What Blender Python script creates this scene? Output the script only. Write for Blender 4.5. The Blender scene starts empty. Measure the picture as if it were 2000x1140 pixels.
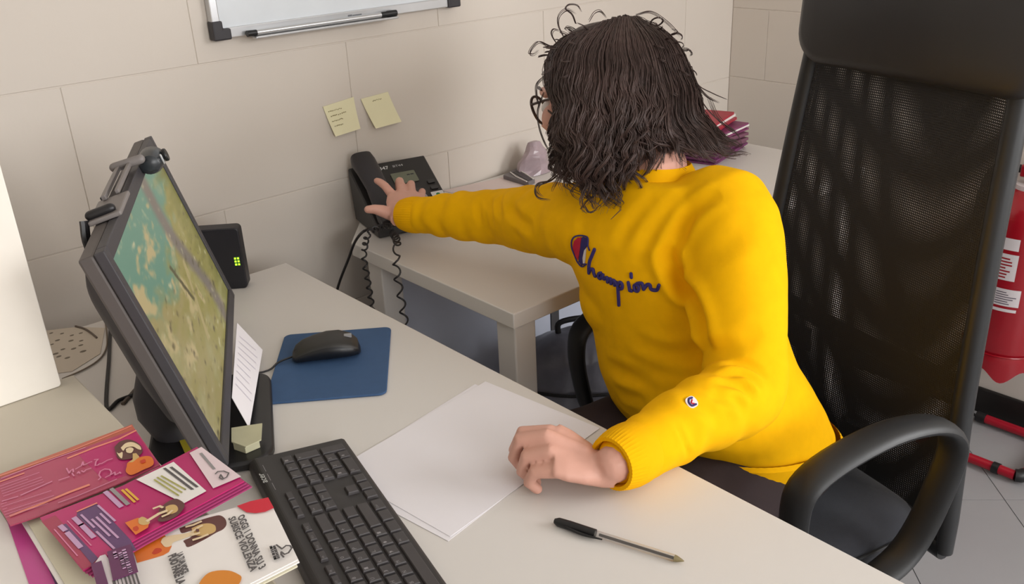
import bpy, math, random
import numpy as np
from mathutils import Vector, Matrix, noise
from mathutils.bvhtree import BVHTree

scene = bpy.context.scene
COL = scene.collection
random.seed(7)
rng = np.random.default_rng(7)

# ------------------------------------------------------------------ camera
cam = bpy.data.cameras.new('camera')
cam.sensor_width = 36.0
cam.lens = 1779.6 * 36.0 / 2000.0
cam.clip_start = 0.02
cam_ob = bpy.data.objects.new('camera', cam)
COL.objects.link(cam_ob)
def cam_matrix():
    p, r, a = (math.radians(v) for v in (23.917, -2.638, 49.348))
    fw = Vector((math.cos(a)*math.cos(p), math.sin(a)*math.cos(p), -math.sin(p)))
    rt = Vector((math.sin(a), -math.cos(a), 0))
    up = rt.cross(fw)
    rt2 = rt*math.cos(r) + up*math.sin(r)
    up2 = up*math.cos(r) - rt*math.sin(r)
    m = Matrix((rt2, up2, -fw)).transposed().to_4x4()
    m.translation = (0, 0, 1.41)
    return m
cam_ob.matrix_world = cam_matrix()
scene.camera = cam_ob

# ------------------------------------------------------------------ world, light, exposure
world = bpy.data.worlds.new('world')
scene.world = world
world.use_nodes = True
bg = world.node_tree.nodes['Background']
bg.inputs[0].default_value = (0.80, 0.88, 1.0, 1)
bg.inputs[1].default_value = 1.2

def area(name, loc, target, sx, sy, power, color):
    l = bpy.data.lights.new(name, 'AREA')
    l.shape = 'RECTANGLE'; l.size = sx; l.size_y = sy
    l.energy = power; l.color = color
    o = bpy.data.objects.new(name, l)
    o.location = loc
    o.rotation_euler = (Vector(target)-Vector(loc)).to_track_quat('-Z', 'Y').to_euler()
    COL.objects.link(o)
    return o
area('window_daylight', (2.55, -1.42, 1.62), (0.7, 0.7, 0.85), 1.7, 1.25, 64, (1.0, 0.99, 0.98))
area('front_fill', (0.35, -2.45, 1.7), (0.7, 1.0, 0.9), 1.7, 1.2, 36, (1.0, 0.985, 0.965))  # added weaker fill, set at an unseen front window

vs = scene.view_settings
vs.view_transform = 'Standard'
vs.look = 'None'
vs.gamma = 1.0
vs.use_curve_mapping = False
vs.exposure = 0.2
scene.display_settings.display_device = 'sRGB'

# ------------------------------------------------------------------ helpers
def lin(c):
    c = c/255.0
    return c/12.92 if c <= 0.04045 else ((c+0.055)/1.055)**2.4
MATS = {}
def M(name, rgb, rough=0.6, metal=0.0, var=0.0, vscale=20.0, bump=0.0, bscale=200.0, spec=0.5, sheen=0.0, coat=0.0):
    if name in MATS: return MATS[name]
    m = bpy.data.materials.new(name); m.use_nodes = True
    nt = m.node_tree; b = nt.nodes['Principled BSDF']
    col = tuple(lin(v) for v in rgb)
    b.inputs['Base Color'].default_value = (*col, 1)
    b.inputs['Roughness'].default_value = rough
    b.inputs['Metallic'].default_value = metal
    b.inputs['Specular IOR Level'].default_value = spec
    if sheen: b.inputs['Sheen Weight'].default_value = sheen
    if coat: b.inputs['Coat Weight'].default_value = coat
    tc = nt.nodes.new('ShaderNodeTexCoord')
    n = nt.nodes.new('ShaderNodeTexNoise'); n.inputs['Scale'].default_value = vscale
    n.inputs['Detail'].default_value = 3
    nt.links.new(tc.outputs['Object'], n.inputs['Vector'])
    r = nt.nodes.new('ShaderNodeMapRange')
    v = var if var else 0.02
    r.inputs[1].default_value = 0.3; r.inputs[2].default_value = 0.7
    r.inputs[3].default_value = 1-v; r.inputs[4].default_value = 1+v
    nt.links.new(n.outputs[0], r.inputs[0])
    mx = nt.nodes.new('ShaderNodeVectorMath'); mx.operation = 'SCALE'
    mx.inputs[0].default_value = col
    nt.links.new(r.outputs[0], mx.inputs['Scale'])
    nt.links.new(mx.outputs[0], b.inputs['Base Color'])
    if bump:
        n2 = nt.nodes.new('ShaderNodeTexNoise'); n2.inputs['Scale'].default_value = bscale
        n2.inputs['Detail'].default_value = 2
        nt.links.new(tc.outputs['Object'], n2.inputs['Vector'])
        bp = nt.nodes.new('ShaderNodeBump'); bp.inputs['Strength'].default_value = bump
        bp.inputs['Distance'].default_value = 0.002
        nt.links.new(n2.outputs[0], bp.inputs['Height'])
        nt.links.new(bp.outputs[0], b.inputs['Normal'])
    MATS[name] = m
    return m

def emit(name, rgb, s):
    m = M(name, rgb)
    b = m.node_tree.nodes['Principled BSDF']
    b.inputs['Emission Color'].default_value = (*[lin(v) for v in rgb], 1)
    b.inputs['Emission Strength'].default_value = s
    return m

def tag(o, label=None, cat=None, group=None, kind=None):
    if label: o['label'] = label
    if cat: o['category'] = cat
    if group: o['group'] = group
    if kind: o['kind'] = kind
    return o

def empty(name, loc=(0, 0, 0), rz=0.0, label=None, cat=None, group=None):
    o = bpy.data.objects.new(name, None)
    o.location = loc; o.rotation_euler = (0, 0, rz)
    o.empty_display_size = 0.05
    COL.objects.link(o)
    return tag(o, label, cat, group)

def catmull(pts, n):
    P = [Vector(p) for p in pts]
    if len(P) < 3 or n <= 1: return P
    Q = [P[0]*2-P[1]] + P + [P[-1]*2-P[-2]]
    out = []
    for i in range(1, len(Q)-2):
        p0, p1, p2, p3 = Q[i-1], Q[i], Q[i+1], Q[i+2]
        for k in range(n):
            t = k/n
            out.append(0.5*((2*p1)+(p2-p0)*t+(2*p0-5*p1+4*p2-p3)*t*t+(3*p1-p0-3*p2+p3)*t**3))
    out.append(P[-1])
    return out

class MB:
    """collects shapes; build() links them as ONE mesh object"""
    def __init__(s): s.v = []; s.f = []; s.m = []; s.mats = []
    def mi(s, mat):
        if mat is None: return 0
        if mat not in s.mats: s.mats.append(mat)
        return s.mats.index(mat)
    def add(s, vs, fs, mat=None):
        k = len(s.v); i = s.mi(mat)
        s.v += [tuple(v) for v in vs]
        for f in fs: s.f.append(tuple(k+j for j in f)); s.m.append(i)
        return s
    def box(s, lo, hi, mat=None, mw=None):
        (a, b, c), (d, e, f) = lo, hi
        vs = [(a,b,c),(d,b,c),(d,e,c),(a,e,c),(a,b,f),(d,b,f),(d,e,f),(a,e,f)]
        if mw: vs = [mw @ Vector(v) for v in vs]
        return s.add(vs, [(0,3,2,1),(4,5,6,7),(0,1,5,4),(1,2,6,5),(2,3,7,6),(3,0,4,7)], mat)
    def prism(s, poly, z0, z1, mat=None, mw=None):
        n = len(poly)
        vs = [(p[0], p[1], z0) for p in poly]+[(p[0], p[1], z1) for p in poly]
        if mw: vs = [mw @ Vector(v) for v in vs]
        ar = sum(poly[i][0]*poly[(i+1) % n][1]-poly[(i+1) % n][0]*poly[i][1] for i in range(n))
        idx = list(range(n)) if ar > 0 else list(range(n))[::-1]
        fs = [tuple(reversed(idx)), tuple(n+i for i in idx)]
        for k in range(n):
            a, b = idx[k], idx[(k+1) % n]
            fs.append((a, b, n+b, n+a))
        return s.add(vs, fs, mat)
    def loft(s, rings, mat=None, cap=True, closed=False):
        n = len(rings[0]); vs = [p for r in rings for p in r]; fs = []
        R = len(rings)
        for i in range(R if closed else R-1):
            j = (i+1) % R
            for k in range(n):
                l = (k+1) % n
                fs.append((i*n+k, i*n+l, j*n+l, j*n+k))
        if cap and not closed:
            fs.append(tuple(reversed(range(n)))); fs.append(tuple((R-1)*n+k for k in range(n)))
        return s.add(vs, fs, mat)
    def tube(s, pts, rad, n=8, mat=None, sub=1, flat=1.0, up=None, closed=False, rnd=False):
        P = [Vector(p) for p in pts]
        if isinstance(rad, (int, float)): rad = [rad]*len(P)
        if sub > 1:
            R = []
            for i in range(len(P)-1):
                for k in range(sub): R.append(rad[i]+(rad[i+1]-rad[i])*k/sub)
            R.append(rad[-1]); P = catmull(P, sub); rad = R
        if rnd:                                  # rounded ends
            d0 = (P[0]-P[1]).normalized(); d1 = (P[-1]-P[-2]).normalized()
            A, RA, B_, RB = [], [], [], []
            for t in (0.95, 0.75, 0.45):
                A.append(P[0]+d0*rad[0]*t); RA.append(rad[0]*math.sqrt(1-t*t))
            for t in (0.45, 0.75, 0.95):
                B_.append(P[-1]+d1*rad[-1]*t); RB.append(rad[-1]*math.sqrt(1-t*t))
            P = A+P+B_; rad = RA+list(rad)+RB
        u = Vector(up) if up else None
        rings = []; prev = None
        L = len(P)
        for i, p in enumerate(P):
            if closed: t = P[(i+1) % L]-P[i-1]
            else: t = P[min(i+1, L-1)]-P[max(i-1, 0)]
            t = t.normalized() if t.length > 1e-9 else Vector((0, 0, 1))
            if u: a = u-t*u.dot(t)
            elif prev: a = prev-t*prev.dot(t)
            else: a = t.orthogonal()
            a.normalize(); prev = a; b = t.cross(a)
            rings.append([p+a*(rad[i]*flat*math.cos(2*math.pi*k/n))+b*(rad[i]*math.sin(2*math.pi*k/n)) for k in range(n)])
        return s.loft(rings, mat, cap=True, closed=closed)
    def lathe(s, prof, n=24, mat=None, mw=None):
        rings = [[Vector((r*math.cos(2*math.pi*k/n), r*math.sin(2*math.pi*k/n), z)) for k in range(n)] for r, z in prof]
        if mw: rings = [[mw @ v for v in r] for r in rings]
        return s.loft(rings, mat)
    def ellipsoid(s, c, r, mw=None, n=20, m=12, mat=None):
        rings = []
        for i in range(1, m):
            th = math.pi*i/m
            rings.append([Vector((c[0]+r[0]*math.sin(th)*math.cos(2*math.pi*k/n), c[1]+r[1]*math.sin(th)*math.sin(2*math.pi*k/n), c[2]-r[2]*math.cos(th))) for k in range(n)])
        if mw: rings = [[mw @ v for v in q] for q in rings]
        return s.loft(rings, mat)
    def mesh(s, name, mat=None):
        me = bpy.data.meshes.new(name)
        me.from_pydata(s.v, [], s.f)
        for mm in (s.mats or ([mat] if mat else [])): me.materials.append(mm)
        if s.mats: me.polygons.foreach_set('material_index', s.m)
        me.update()
        return me
    def build(s, name, mat=None, parent=None, smooth=True, bevel=0.0, seg=2, ang=35, sub=0):
        me = s.mesh(name, mat)
        o = bpy.data.objects.new(name, me)
        COL.objects.link(o)
        if parent: o.parent = parent
        if bevel:
            b = o.modifiers.new('bevel', 'BEVEL'); b.width = bevel; b.segments = seg
            b.limit_method = 'ANGLE'; b.angle_limit = math.radians(30)
        if sub:
            q = o.modifiers.new('sub', 'SUBSURF'); q.levels = sub; q.render_levels = sub
        if smooth: shade(me, ang)
        return o
def shade(me, ang=35):
    me.polygons.foreach_set('use_smooth', [True]*len(me.polygons))
    try: me.set_sharp_from_angle(angle=math.radians(ang))
    except Exception: pass
def rrect(x0, y0, x1, y1, r, n=5):
    out = []
    for cx, cy, a0 in ((x1-r, y1-r, 0), (x0+r, y1-r, 90), (x0+r, y0+r, 180), (x1-r, y0+r, 270)):
        for k in range(n+1):
            a = math.radians(a0+90*k/n); out.append((cx+r*math.cos(a), cy+r*math.sin(a)))
    return out
def frame(o, x, y, z=None):
    x = Vector(x).normalized(); y = Vector(y); y = (y-x*y.dot(x)).normalized()
    z = x.cross(y)
    m = Matrix((x, y, z)).transposed().to_4x4(); m.translation = Vector(o)
    return m
TXT = {}
def glyphs(text):
    """flat triangulated text: (verts, faces, width, height); built-in font"""
    if text in TXT: return TXT[text]
    c = bpy.data.curves.new('t', 'FONT'); c.body = text; c.resolution_u = 2
    o = bpy.data.objects.new('t', c); COL.objects.link(o)
    dg = bpy.context.evaluated_depsgraph_get()
    me = bpy.data.meshes.new_from_object(o.evaluated_get(dg))
    vs = [v.co.copy() for v in me.vertices]; fs = [tuple(p.vertices) for p in me.polygons]
    bpy.data.objects.remove(o); bpy.data.curves.remove(c); bpy.data.meshes.remove(me)
    x0 = min(v.x for v in vs); x1 = max(v.x for v in vs); y0 = min(v.y for v in vs); y1 = max(v.y for v in vs)
    TXT[text] = ([Vector((v.x-x0, v.y-y0, 0)) for v in vs], fs, x1-x0, y1-y0)
    return TXT[text]
def put_text(mb, text, o, ux, uy, w, h, mat, bold=0.0):
    """text box w x h from corner o along unit axes ux, uy"""
    vs, fs, tw, th = glyphs(text)
    o = Vector(o); ux = Vector(ux).normalized(); uy = Vector(uy).normalized(); nz = ux.cross(uy)
    for k, (dx, dy) in enumerate([(0, 0)] if not bold else [(0, 0), (bold, 0), (0, bold), (bold, bold)]):
        mb.add([o+ux*(v.x/tw*w+dx)+uy*(v.y/th*h+dy)+nz*(0.00003*k) for v in vs], fs, mat)

def remesh(mb, voxel, smooth=4, fac=0.5):
    me = mb.mesh('tmp'); o = bpy.data.objects.new('tmp', me); COL.objects.link(o)
    r = o.modifiers.new('r', 'REMESH'); r.mode = 'VOXEL'; r.voxel_size = voxel; r.adaptivity = 0
    if smooth:
        q = o.modifiers.new('s', 'SMOOTH'); q.factor = fac; q.iterations = smooth
    dg = bpy.context.evaluated_depsgraph_get()
    out = bpy.data.meshes.new_from_object(o.evaluated_get(dg))
    bpy.data.objects.remove(o); bpy.data.meshes.remove(me)
    out.materials.clear()
    return out
def link_mesh(me, name, mat, parent=None):
    me.name = name
    me.materials.append(mat)
    me.polygons.foreach_set('use_smooth', [True]*len(me.polygons))
    o = bpy.data.objects.new(name, me); COL.objects.link(o)
    if parent: o.parent = parent
    return o
def coords(me):
    a = np.empty(len(me.vertices)*3); me.vertices.foreach_get('co', a); return a.reshape(-1, 3)
def normals(me):
    a = np.empty(len(me.vertices)*3); me.vertices.foreach_get('normal', a); return a.reshape(-1, 3)
def set_coords(me, a):
    me.vertices.foreach_set('co', a.ravel()); me.update()
def dist_poly(P, line):
    """distance of points to a polyline, and parameter 0..1 along it"""
    best = np.full(len(P), 9.0); tt = np.zeros(len(P)); n = len(line)-1
    for i in range(n):
        a = np.array(line[i]); b = np.array(line[i+1]); ab = b-a
        t = np.clip(((P-a) @ ab)/max(ab @ ab, 1e-12), 0, 1)
        d = np.linalg.norm(P-(a+t[:, None]*ab), axis=1)
        k = d < best; best[k] = d[k]; tt[k] = (i+t[k])/n
    return best, tt
EYE = Matrix.Identity(4)
#==BODY==
# ------------------------------------------------------------------ setting
WX0, WX1, WY0, WY1, CH = -1.7, 2.43, -2.6, 1.73, 2.7
paint = M('wall_paint', (218, 209, 199), 0.75, var=0.025, vscale=1.6, bump=0.06, bscale=120)
tile_m = M('floor_tile_glaze', (160, 159, 161), 0.35, var=0.03, vscale=5)
grout = M('grout', (120, 118, 116), 0.9)
ceil_m = M('ceiling_paint', (232, 230, 225), 0.9)
black_base = M('black_baseboard', (24, 20, 18), 0.5)
white_lam = M('white_laminate', (218, 213, 208), 0.38, var=0.012, vscale=3)
grey_metal = M('grey_metal', (178, 174, 168), 0.45)
frame_white = M('window_frame_white', (235, 235, 232), 0.5)
black_pl = M('black_plastic', (24, 24, 26), 0.42, var=0.05, vscale=40)

def clip_poly(poly, x0, y0, x1, y1):
    for ax, v, sg in ((0, x0, 1), (0, x1, -1), (1, y0, 1), (1, y1, -1)):
        out = []
        for i in range(len(poly)):
            a, b = poly[i-1], poly[i]
            ia, ib = (a[ax]-v)*sg >= 0, (b[ax]-v)*sg >= 0
            if ia != ib:
                t = (v-a[ax])/(b[ax]-a[ax]); out.append((a[0]+(b[0]-a[0])*t, a[1]+(b[1]-a[1])*t))
            if ib: out.append(b)
        poly = out
        if len(poly) < 3: return []
    return poly

floor = tag(MB().box((WX0-.1, WY0-.1, -0.12), (WX1+.1, WY1+.1, -0.004), grout).build('floor', smooth=False), kind='structure')
s2 = math.sqrt(0.5); T = 0.30; G = 0.0015
for i in range(-16, 17):
    for j in range(-16, 17):
        cx = 2.062+(i+.5)*T*s2+(j+.5)*T*s2; cy = 0.600+(i+.5)*T*s2-(j+.5)*T*s2
        h = T*s2-G
        poly = clip_poly([(cx-h, cy), (cx, cy-h), (cx+h, cy), (cx, cy+h)], WX0, WY0, WX1-.001, WY1-.001)
        if len(poly) >= 3: MB().prism(poly, -0.0035, 0.0, tile_m).build('floor_tile', parent=floor, smooth=False)
tag(MB().box((WX0-.1, WY0-.1, CH), (WX1+.1, WY1+.1, CH+.1), ceil_m).build('ceiling', smooth=False), kind='structure')

def blocks(parent, axis, plane, u0, u1, courses, joints, hole=None):
    for ci in range(len(courses)-1):
        z0, z1 = courses[ci], courses[ci+1]
        js = [u0]+[u for u in joints[ci % len(joints)] if u0 < u < u1]+[u1]
        for k in range(len(js)-1):
            a, b = js[k]+.0005, js[k+1]-.0005
            lo = (a, z0+.0011, 0); hi = (b, z1-.0011, 0)
            if axis == 'y': mb = MB().box((a, plane-.0012, z0+.0011), (b, plane+.01, z1-.0011), paint)
            else: mb = MB().box((plane-.0012, a, z0+.0011), (plane+.01, b, z1-.0011), paint)
            mb.build('block', parent=parent, smooth=False, bevel=.0009, seg=1)
wall_back = tag(MB().box((WX0-.1, WY1+.0005, 0), (WX1+.1, WY1+.1, CH), paint).build('wall_back', smooth=False), kind='structure')
crs = [0, .25, .54, .833, 1.125, 1.42, 1.71, 2.0, 2.29, CH]
blocks(wall_back, 'y', WY1, WX0, WX1, crs, [[-1.2, -.62, -.04, .72, 1.30, 1.88], [-1.5, -.7, -.12, .466, 1.05, 1.63, 2.2]])
# right wall with the window opening that lights the room
wy0, wy1, wz0, wz1 = -2.30, -0.55, 1.0, 2.28
mb = MB()
for (a, b, c, d) in ((WY0-.1, wy0, 0, CH), (wy1, WY1+.1, 0, CH), (wy0, wy1, 0, wz0), (wy0, wy1, wz1, CH)):
    mb.box((WX1+.0005, a, c), (WX1+.1, b, d), paint)
wall_right = tag(mb.build('wall_right', smooth=False), kind='structure')
blocks(wall_right, 'x', WX1, wy1, WY1-.002, [0, .21, .42, .63, .837, 1.045, 1.25, 1.46, 1.67, 1.88, 2.09, 2.3, CH], [[.35, 1.0, 1.6], [.1, .7, 1.33]])
tag(MB().box((WX0-.1, WY0-.1, 0), (WX0, WY1+.1, CH), paint).build('wall_left', smooth=False), kind='structure')
fx0, fx1, fz0, fz1 = -.55, 1.25, 1.05, 2.32
mb = MB()
for (a, b, c, d) in ((WX0-.1, fx0, 0, CH), (fx1, WX1+.1, 0, CH), (fx0, fx1, 0, fz0), (fx0, fx1, fz1, CH)):
    mb.box((a, WY0-.1, c), (b, WY0, d), paint)
tag(mb.build('wall_front', smooth=False), kind='structure')
pane_m = bpy.data.materials.new('window_glass'); pane_m.use_nodes = True
nt = pane_m.node_tree; nt.nodes.clear()
o_ = nt.nodes.new('ShaderNodeOutputMaterial'); t_ = nt.nodes.new('ShaderNodeBsdfTransparent'); g_ = nt.nodes.new('ShaderNodeBsdfGlossy')
g_.inputs['Roughness'].default_value = 0.02
x_ = nt.nodes.new('ShaderNodeMixShader'); x_.inputs[0].default_value = 0.06
nt.links.new(t_.outputs[0], x_.inputs[1]); nt.links.new(g_.outputs[0], x_.inputs[2]); nt.links.new(x_.outputs[0], o_.inputs[0])
def window(name, ax, p, u0, u1, z0, z1):
    def bx(mb, a, b, c, d, t0, t1, m):
        mb.box((p+t0, a, c), (p+t1, b, d), m) if ax == 'x' else mb.box((a, p+t0, c), (b, p+t1, d), m)
    mb = MB(); w = .05
    for a, b, c, d in ((u0, u0+w, z0, z1), (u1-w, u1, z0, z1), (u0+w, u1-w, z0, z0+w), (u0+w, u1-w, z1-w, z1), ((u0+u1)/2-w/2, (u0+u1)/2+w/2, z0+w, z1-w)):
        bx(mb, a, b, c, d, .02, .07, frame_white)
    w_ = tag(mb.build(name, smooth=False, bevel=.003), kind='structure')
    for a, b in ((u0+w, (u0+u1)/2-w/2), ((u0+u1)/2+w/2, u1-w)):
        mb = MB(); bx(mb, a, b, z0+w, z1-w, .042, .047, pane_m); mb.build('pane', parent=w_, smooth=False)
window('window_1', 'x', WX1, wy0, wy1, wz0, wz1)
window('window_2', 'y', WY0-.1, fx0, fx1, fz0, fz1)
tag(MB().box((WX1-.014, WY0, 0), (WX1-.002, WY1-.002, .075), black_base).build('baseboard_right', smooth=False, bevel=.003), kind='structure')
tag(MB().box((WX0, WY1-.014, 0), (WX1-.016, WY1-.002, .075), black_base).build('baseboard_back', smooth=False, bevel=.003), kind='structure')

# ------------------------------------------------------------------ furniture
DZ = 0.74
desk = empty('desk', (.4, .5, 0), 0, 'white laminate desk under the monitor, the keyboard and the mouse pad', 'desk')
def at(o):
    o.matrix_parent_inverse = Matrix.Identity(4) if o.parent.parent else o.parent.matrix_basis.inverted()
    return o
def P_(mb, name, parent, **k): return at(mb.build(name, parent=parent, **k))
P_(MB().box((.02, -.62, DZ-.026), (.770, 1.590, DZ), white_lam), 'desk_top', desk, bevel=.002, smooth=False)
for y in (-.55, 1.52):
    for x in (.06, .70):
        P_(MB().box((x, y, 0), (x+.05, y+.05, DZ-.0265), white_lam), 'leg', desk, bevel=.003, smooth=False)
P_(MB().box((.10, -.48, .36), (.118, 1.5, DZ-.027), white_lam), 'modesty_panel', desk, smooth=False)

rdesk = empty('side_desk', (1.5, 1.4, 0), 0, 'white side desk along the wall carrying the telephone', 'desk')
P_(MB().prism([(.923, 1.074), (2.10, 1.074), (2.10, 1.718), (1.035, 1.718), (.923, 1.588)], DZ-.030, DZ, white_lam), 'desk_top', rdesk, bevel=.002, smooth=False)
for x, y in ((.934, 1.085), (.934, 1.50), (2.03, 1.085), (2.03, 1.60)):
    P_(MB().box((x, y, 0), (x+.05, y+.05, DZ-.0305), white_lam), 'leg', rdesk, bevel=.003, smooth=False)
dark_post = M('dark_post', (74, 72, 74), .5)
panel_m = M('grey_blue_panel', (206, 212, 228), .5)
P_(MB().box((1.0, 1.57, .02), (1.476, 1.586, DZ-.0305), panel_m), 'modesty_panel', rdesk, smooth=False)
P_(MB().box((1.508, 1.57, .02), (2.03, 1.586, DZ-.0305), panel_m), 'modesty_panel', rdesk, smooth=False)
P_(MB().box((1.478, 1.568, .02), (1.506, 1.592, DZ-.031), dark_post), 'post', rdesk, smooth=False)

CZ = 0.90
counter_m = M('counter_laminate', (198, 189, 172), .42, var=0.015, vscale=4)
counter = empty('reception_counter', (0, .3, 0), 0, 'beige raised reception counter under the fanned leaflets', 'counter')
P_(MB().box((-.32, -.62, CZ-.025), (.229, 1.078, CZ), counter_m), 'counter_top', counter, bevel=.002, smooth=False)
P_(MB().box((-.03, -.6, 0.0), (-.005, 1.06, CZ-.0255), white_lam), 'front_panel', counter, smooth=False)
for y in (-.55, .25, 1.0):
    P_(MB().box((.03, y, DZ+.0005), (.19, y+.02, CZ-.0255), white_lam), 'bracket', counter, smooth=False)
part = tag(MB().prism(rrect(-.315, .9005, .209, 1.50, .004), -.018, 0, M('white_screen_board', (238, 232, 222), .5), frame((0, 1.058, 0), (1, 0, 0), (0, 0, 1))).build('divider_screen', smooth=False, bevel=.001),
    'plain white upright screen standing on the far end of the counter', 'screen')

# whiteboard
alu = M('aluminium', (205, 206, 208), .35, metal=.75)
wb = empty('whiteboard', (1.05, WY1, 1.2), 0, 'white dry-erase board with aluminium frame hanging on the wall', 'whiteboard')
gloss_w = M('whiteboard_enamel', (226, 231, 236), .2)
x0, x1, z0, z1, y = .753, 1.348, 1.168, 1.60, WY1-.002
P_(MB().box((x0+.014, y-.012, z0+.014), (x1-.014, y, z1-.014), gloss_w), 'board', wb, smooth=False)
for a, b, c, d, n in ((x0, x0+.016, z0+.03, z1-.03, 'frame_side'), (x1-.016, x1, z0+.03, z1-.03, 'frame_side'), (x0+.03, x1-.03, z0, z0+.020, 'frame_rail'), (x0+.03, x1-.03, z1-.02, z1, 'frame_rail')):
    P_(MB().box((a, y-.020, c), (b, y-.0005, d), alu), n, wb, bevel=.002, smooth=False)
cap = M('dark_corner_cap', (52, 50, 54), .5)
for sx, cx in ((1, x0), (-1, x1)):
    for sz, cz in ((1, z0), (-1, z1)):
        L = [(0, 0), (.036, 0), (.036, .021), (.021, .021), (.021, .036), (0, .036)]
        poly = [(cx+sx*(p-.002), cz+sz*(q-.002)) for p, q in L]
        P_(MB().prism(poly, 0, .024, cap, frame((0, y, 0), (1, 0, 0), (0, 0, 1))), 'corner_cap', wb, smooth=False, bevel=.003)
P_(MB().box((x0+.075, y-.040, z0-.006), (1.165, y-.0205, z0-.001), alu), 'pen_tray', wb, bevel=.002, smooth=False)
pg = M('print_grey', (120, 122, 126), .6); t_ = MB().box((1.050, y-.0206, z0+.006), (1.060, y-.0203, z0+.013), pg).box((1.061, y-.0206, z0+.0075), (1.084, y-.0203, z0+.012), pg); P_(t_, 'frame_print', wb, smooth=False)
mk = empty('marker_pen', (1.14, y-.030, z0+.003), 0, 'thin silver marker pen with a black end on the whiteboard pen tray', 'marker')
zz = z0+.0052
P_(MB().tube([(.835, y-.03, zz), (1.125, y-.03, zz)], .0055, 12, alu), 'barrel', mk)
P_(MB().tube([(1.1255, y-.03, zz), (1.14, y-.03, zz), (1.142, y-.03, zz), (1.165, y-.03, zz)], [.0058, .0058, .007, .0065], 12, black_pl), 'cap', mk)
P_(MB().tube([(.815, y-.03, zz), (.8345, y-.03, zz)], [.0062, .0058], 12, black_pl), 'end_plug', mk)

# sticky notes
def note(px, label, fold, lines):
    nm = M('sticky_note_paper', (240, 234, 196), .8, var=.02)
    tl, tr, br, bl = [Vector(p) for p in px]
    o = empty('sticky_note', (tl+br)/2, 0, label, 'sticky note', 'sticky notes on the wall')
    n = 10; out = Vector((0, -1, 0)); g = []
    for i in range(n+1):
        t = i/n; lift = .0012+fold*t*t
        for q in range(5):
            s = q/4
            g.append((tl.lerp(tr, s)).lerp(bl.lerp(br, s), t)+out*lift*(1-.25*s))
    vs = g+[p+out*.0006 for p in g]; N = len(g); fs = []
    for i in range(n):
        for q in range(4):
            a = i*5+q; f = (a, a+5, a+6, a+1)
            fs.append(f); fs.append(tuple(N+k for k in reversed(f)))
    for i in range(n):
        for q, r in ((0, 1), (4, 0)):
            a, b = i*5+q, i*5+5+q
            fs.append((a, b, N+b, N+a))
    for q in range(4):
        a = q; fs.append((a, a+1, N+a+1, N+a)); a = n*5+q; fs.append((a, a+1, N+a+1, N+a))
    P_(MB().add(vs, fs, nm), 'sheet', o)
    mb = MB(); ink = M('pencil_ink', (150, 140, 96), .8)
    for v, a, b in lines:
        for k in range(9):
            s0 = a+(b-a)*k/9; s1 = s0+(b-a)/9*random.uniform(.5, .95)
            i = int(v*n); t = v*n-i
            def pt(s, vv):
                lift = .0012+fold*vv*vv
                return (tl.lerp(tr, s)).lerp(bl.lerp(br, s), vv)+out*(lift*(1-.25*s)+.0009)
            dv = random.uniform(-.012, .012)
            mb.add([pt(s0, v+dv), pt(s1, v+dv), pt(s1, v+dv+.03), pt(s0, v+dv+.03)], [(0, 1, 2, 3)], ink)
    if lines: P_(mb, 'handwriting', o, smooth=False)
note([(0.9755,1.7285,0.9995),(1.0537,1.7285,1.0069),(1.0578,1.7285,0.937),(0.9914,1.7285,0.9329)], 'left sticky note with four handwritten lines, above the telephone', .010, [(.2, .1, .55), (.36, .12, .68), (.52, .1, .5), (.68, .12, .45)])
note([(1.0713,1.7285,0.9994),(1.1438,1.7285,1.003),(1.1667,1.7285,0.9324),(1.0937,1.7285,0.9312)], 'right sticky note, nearly blank, curling off the wall beside the whiteboard corner', .013, [(.14, .35, .7)])
# ------------------------------------------------------------------ monitor
bez = M('monitor_plastic', (62, 60, 64), .5, var=.03, vscale=30)
bez_top = M('monitor_case', (88, 82, 80), .55, var=.03, vscale=30)
dkp = M('stand_plastic', (34, 33, 35), .38, var=.05)
my, mt = math.radians(63.17), math.radians(15.7)
ex = Vector((math.cos(my), math.sin(my), 0)); en = Vector((math.sin(my), -math.cos(my), 0))
eu = Vector((0, 0, 1))*math.cos(mt)-en*math.sin(mt); ef = en*math.cos(mt)+Vector((0, 0, 1))*math.sin(mt)
MW, MHt = .530, .299
MM = Matrix((ex, eu, ef)).transposed().to_4x4(); MM.translation = (.3367, .9286, .79)   # x along width, y up the screen, z out of the screen
mon = empty('monitor', (.40, 1.16, DZ), 0, 'black flat monitor leaning back on the desk, showing a landscape picture', 'monitor')
def face_ring(mb, x0, y0, x1, y1, w, wb_, z0, z1, mat):
    for a, b, c, d in ((x0, y0, x0+w, y1), (x1-w, y0, x1, y1), (x0+w, y0, x1-w, y0+wb_), (x0+w, y1-w, x1-w, y1)):
        mb.box((a, b, z0), (c, d, z1), mat, MM)
mb = MB(); face_ring(mb, 0, 0, MW, MHt, .017, .020, -.012, 0, bez); P_(mb, 'bezel', mon, smooth=False, bevel=.0015)
P_(MB().box((.0005, .0005, -.030), (MW-.0005, MHt-.0005, -.0125), bez_top, MM), 'case', mon, smooth=False, bevel=.003)
rings = []
for z, m_, mv in ((-.0305, .035, .03), (-.05, .05, .045), (-.066, .085, .075), (-.070, .11, .1)):
    rings.append([MM @ Vector((x, y, z)) for x, y in rrect(m_, mv, MW-m_, MHt-mv*.7, .03, 5)])
P_(MB().loft([list(reversed(r)) for r in rings], bez), 'back_housing', mon)
scr = bpy.data.materials.new('landscape_screen'); scr.use_nodes = True
nt = scr.node_tree; b = nt.nodes['Principled BSDF']; b.inputs['Roughness'].default_value = .35
b.inputs['Base Color'].default_value = (.02, .02, .02, 1)
at_ = nt.nodes.new('ShaderNodeVertexColor'); at_.layer_name = 'picture'
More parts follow.
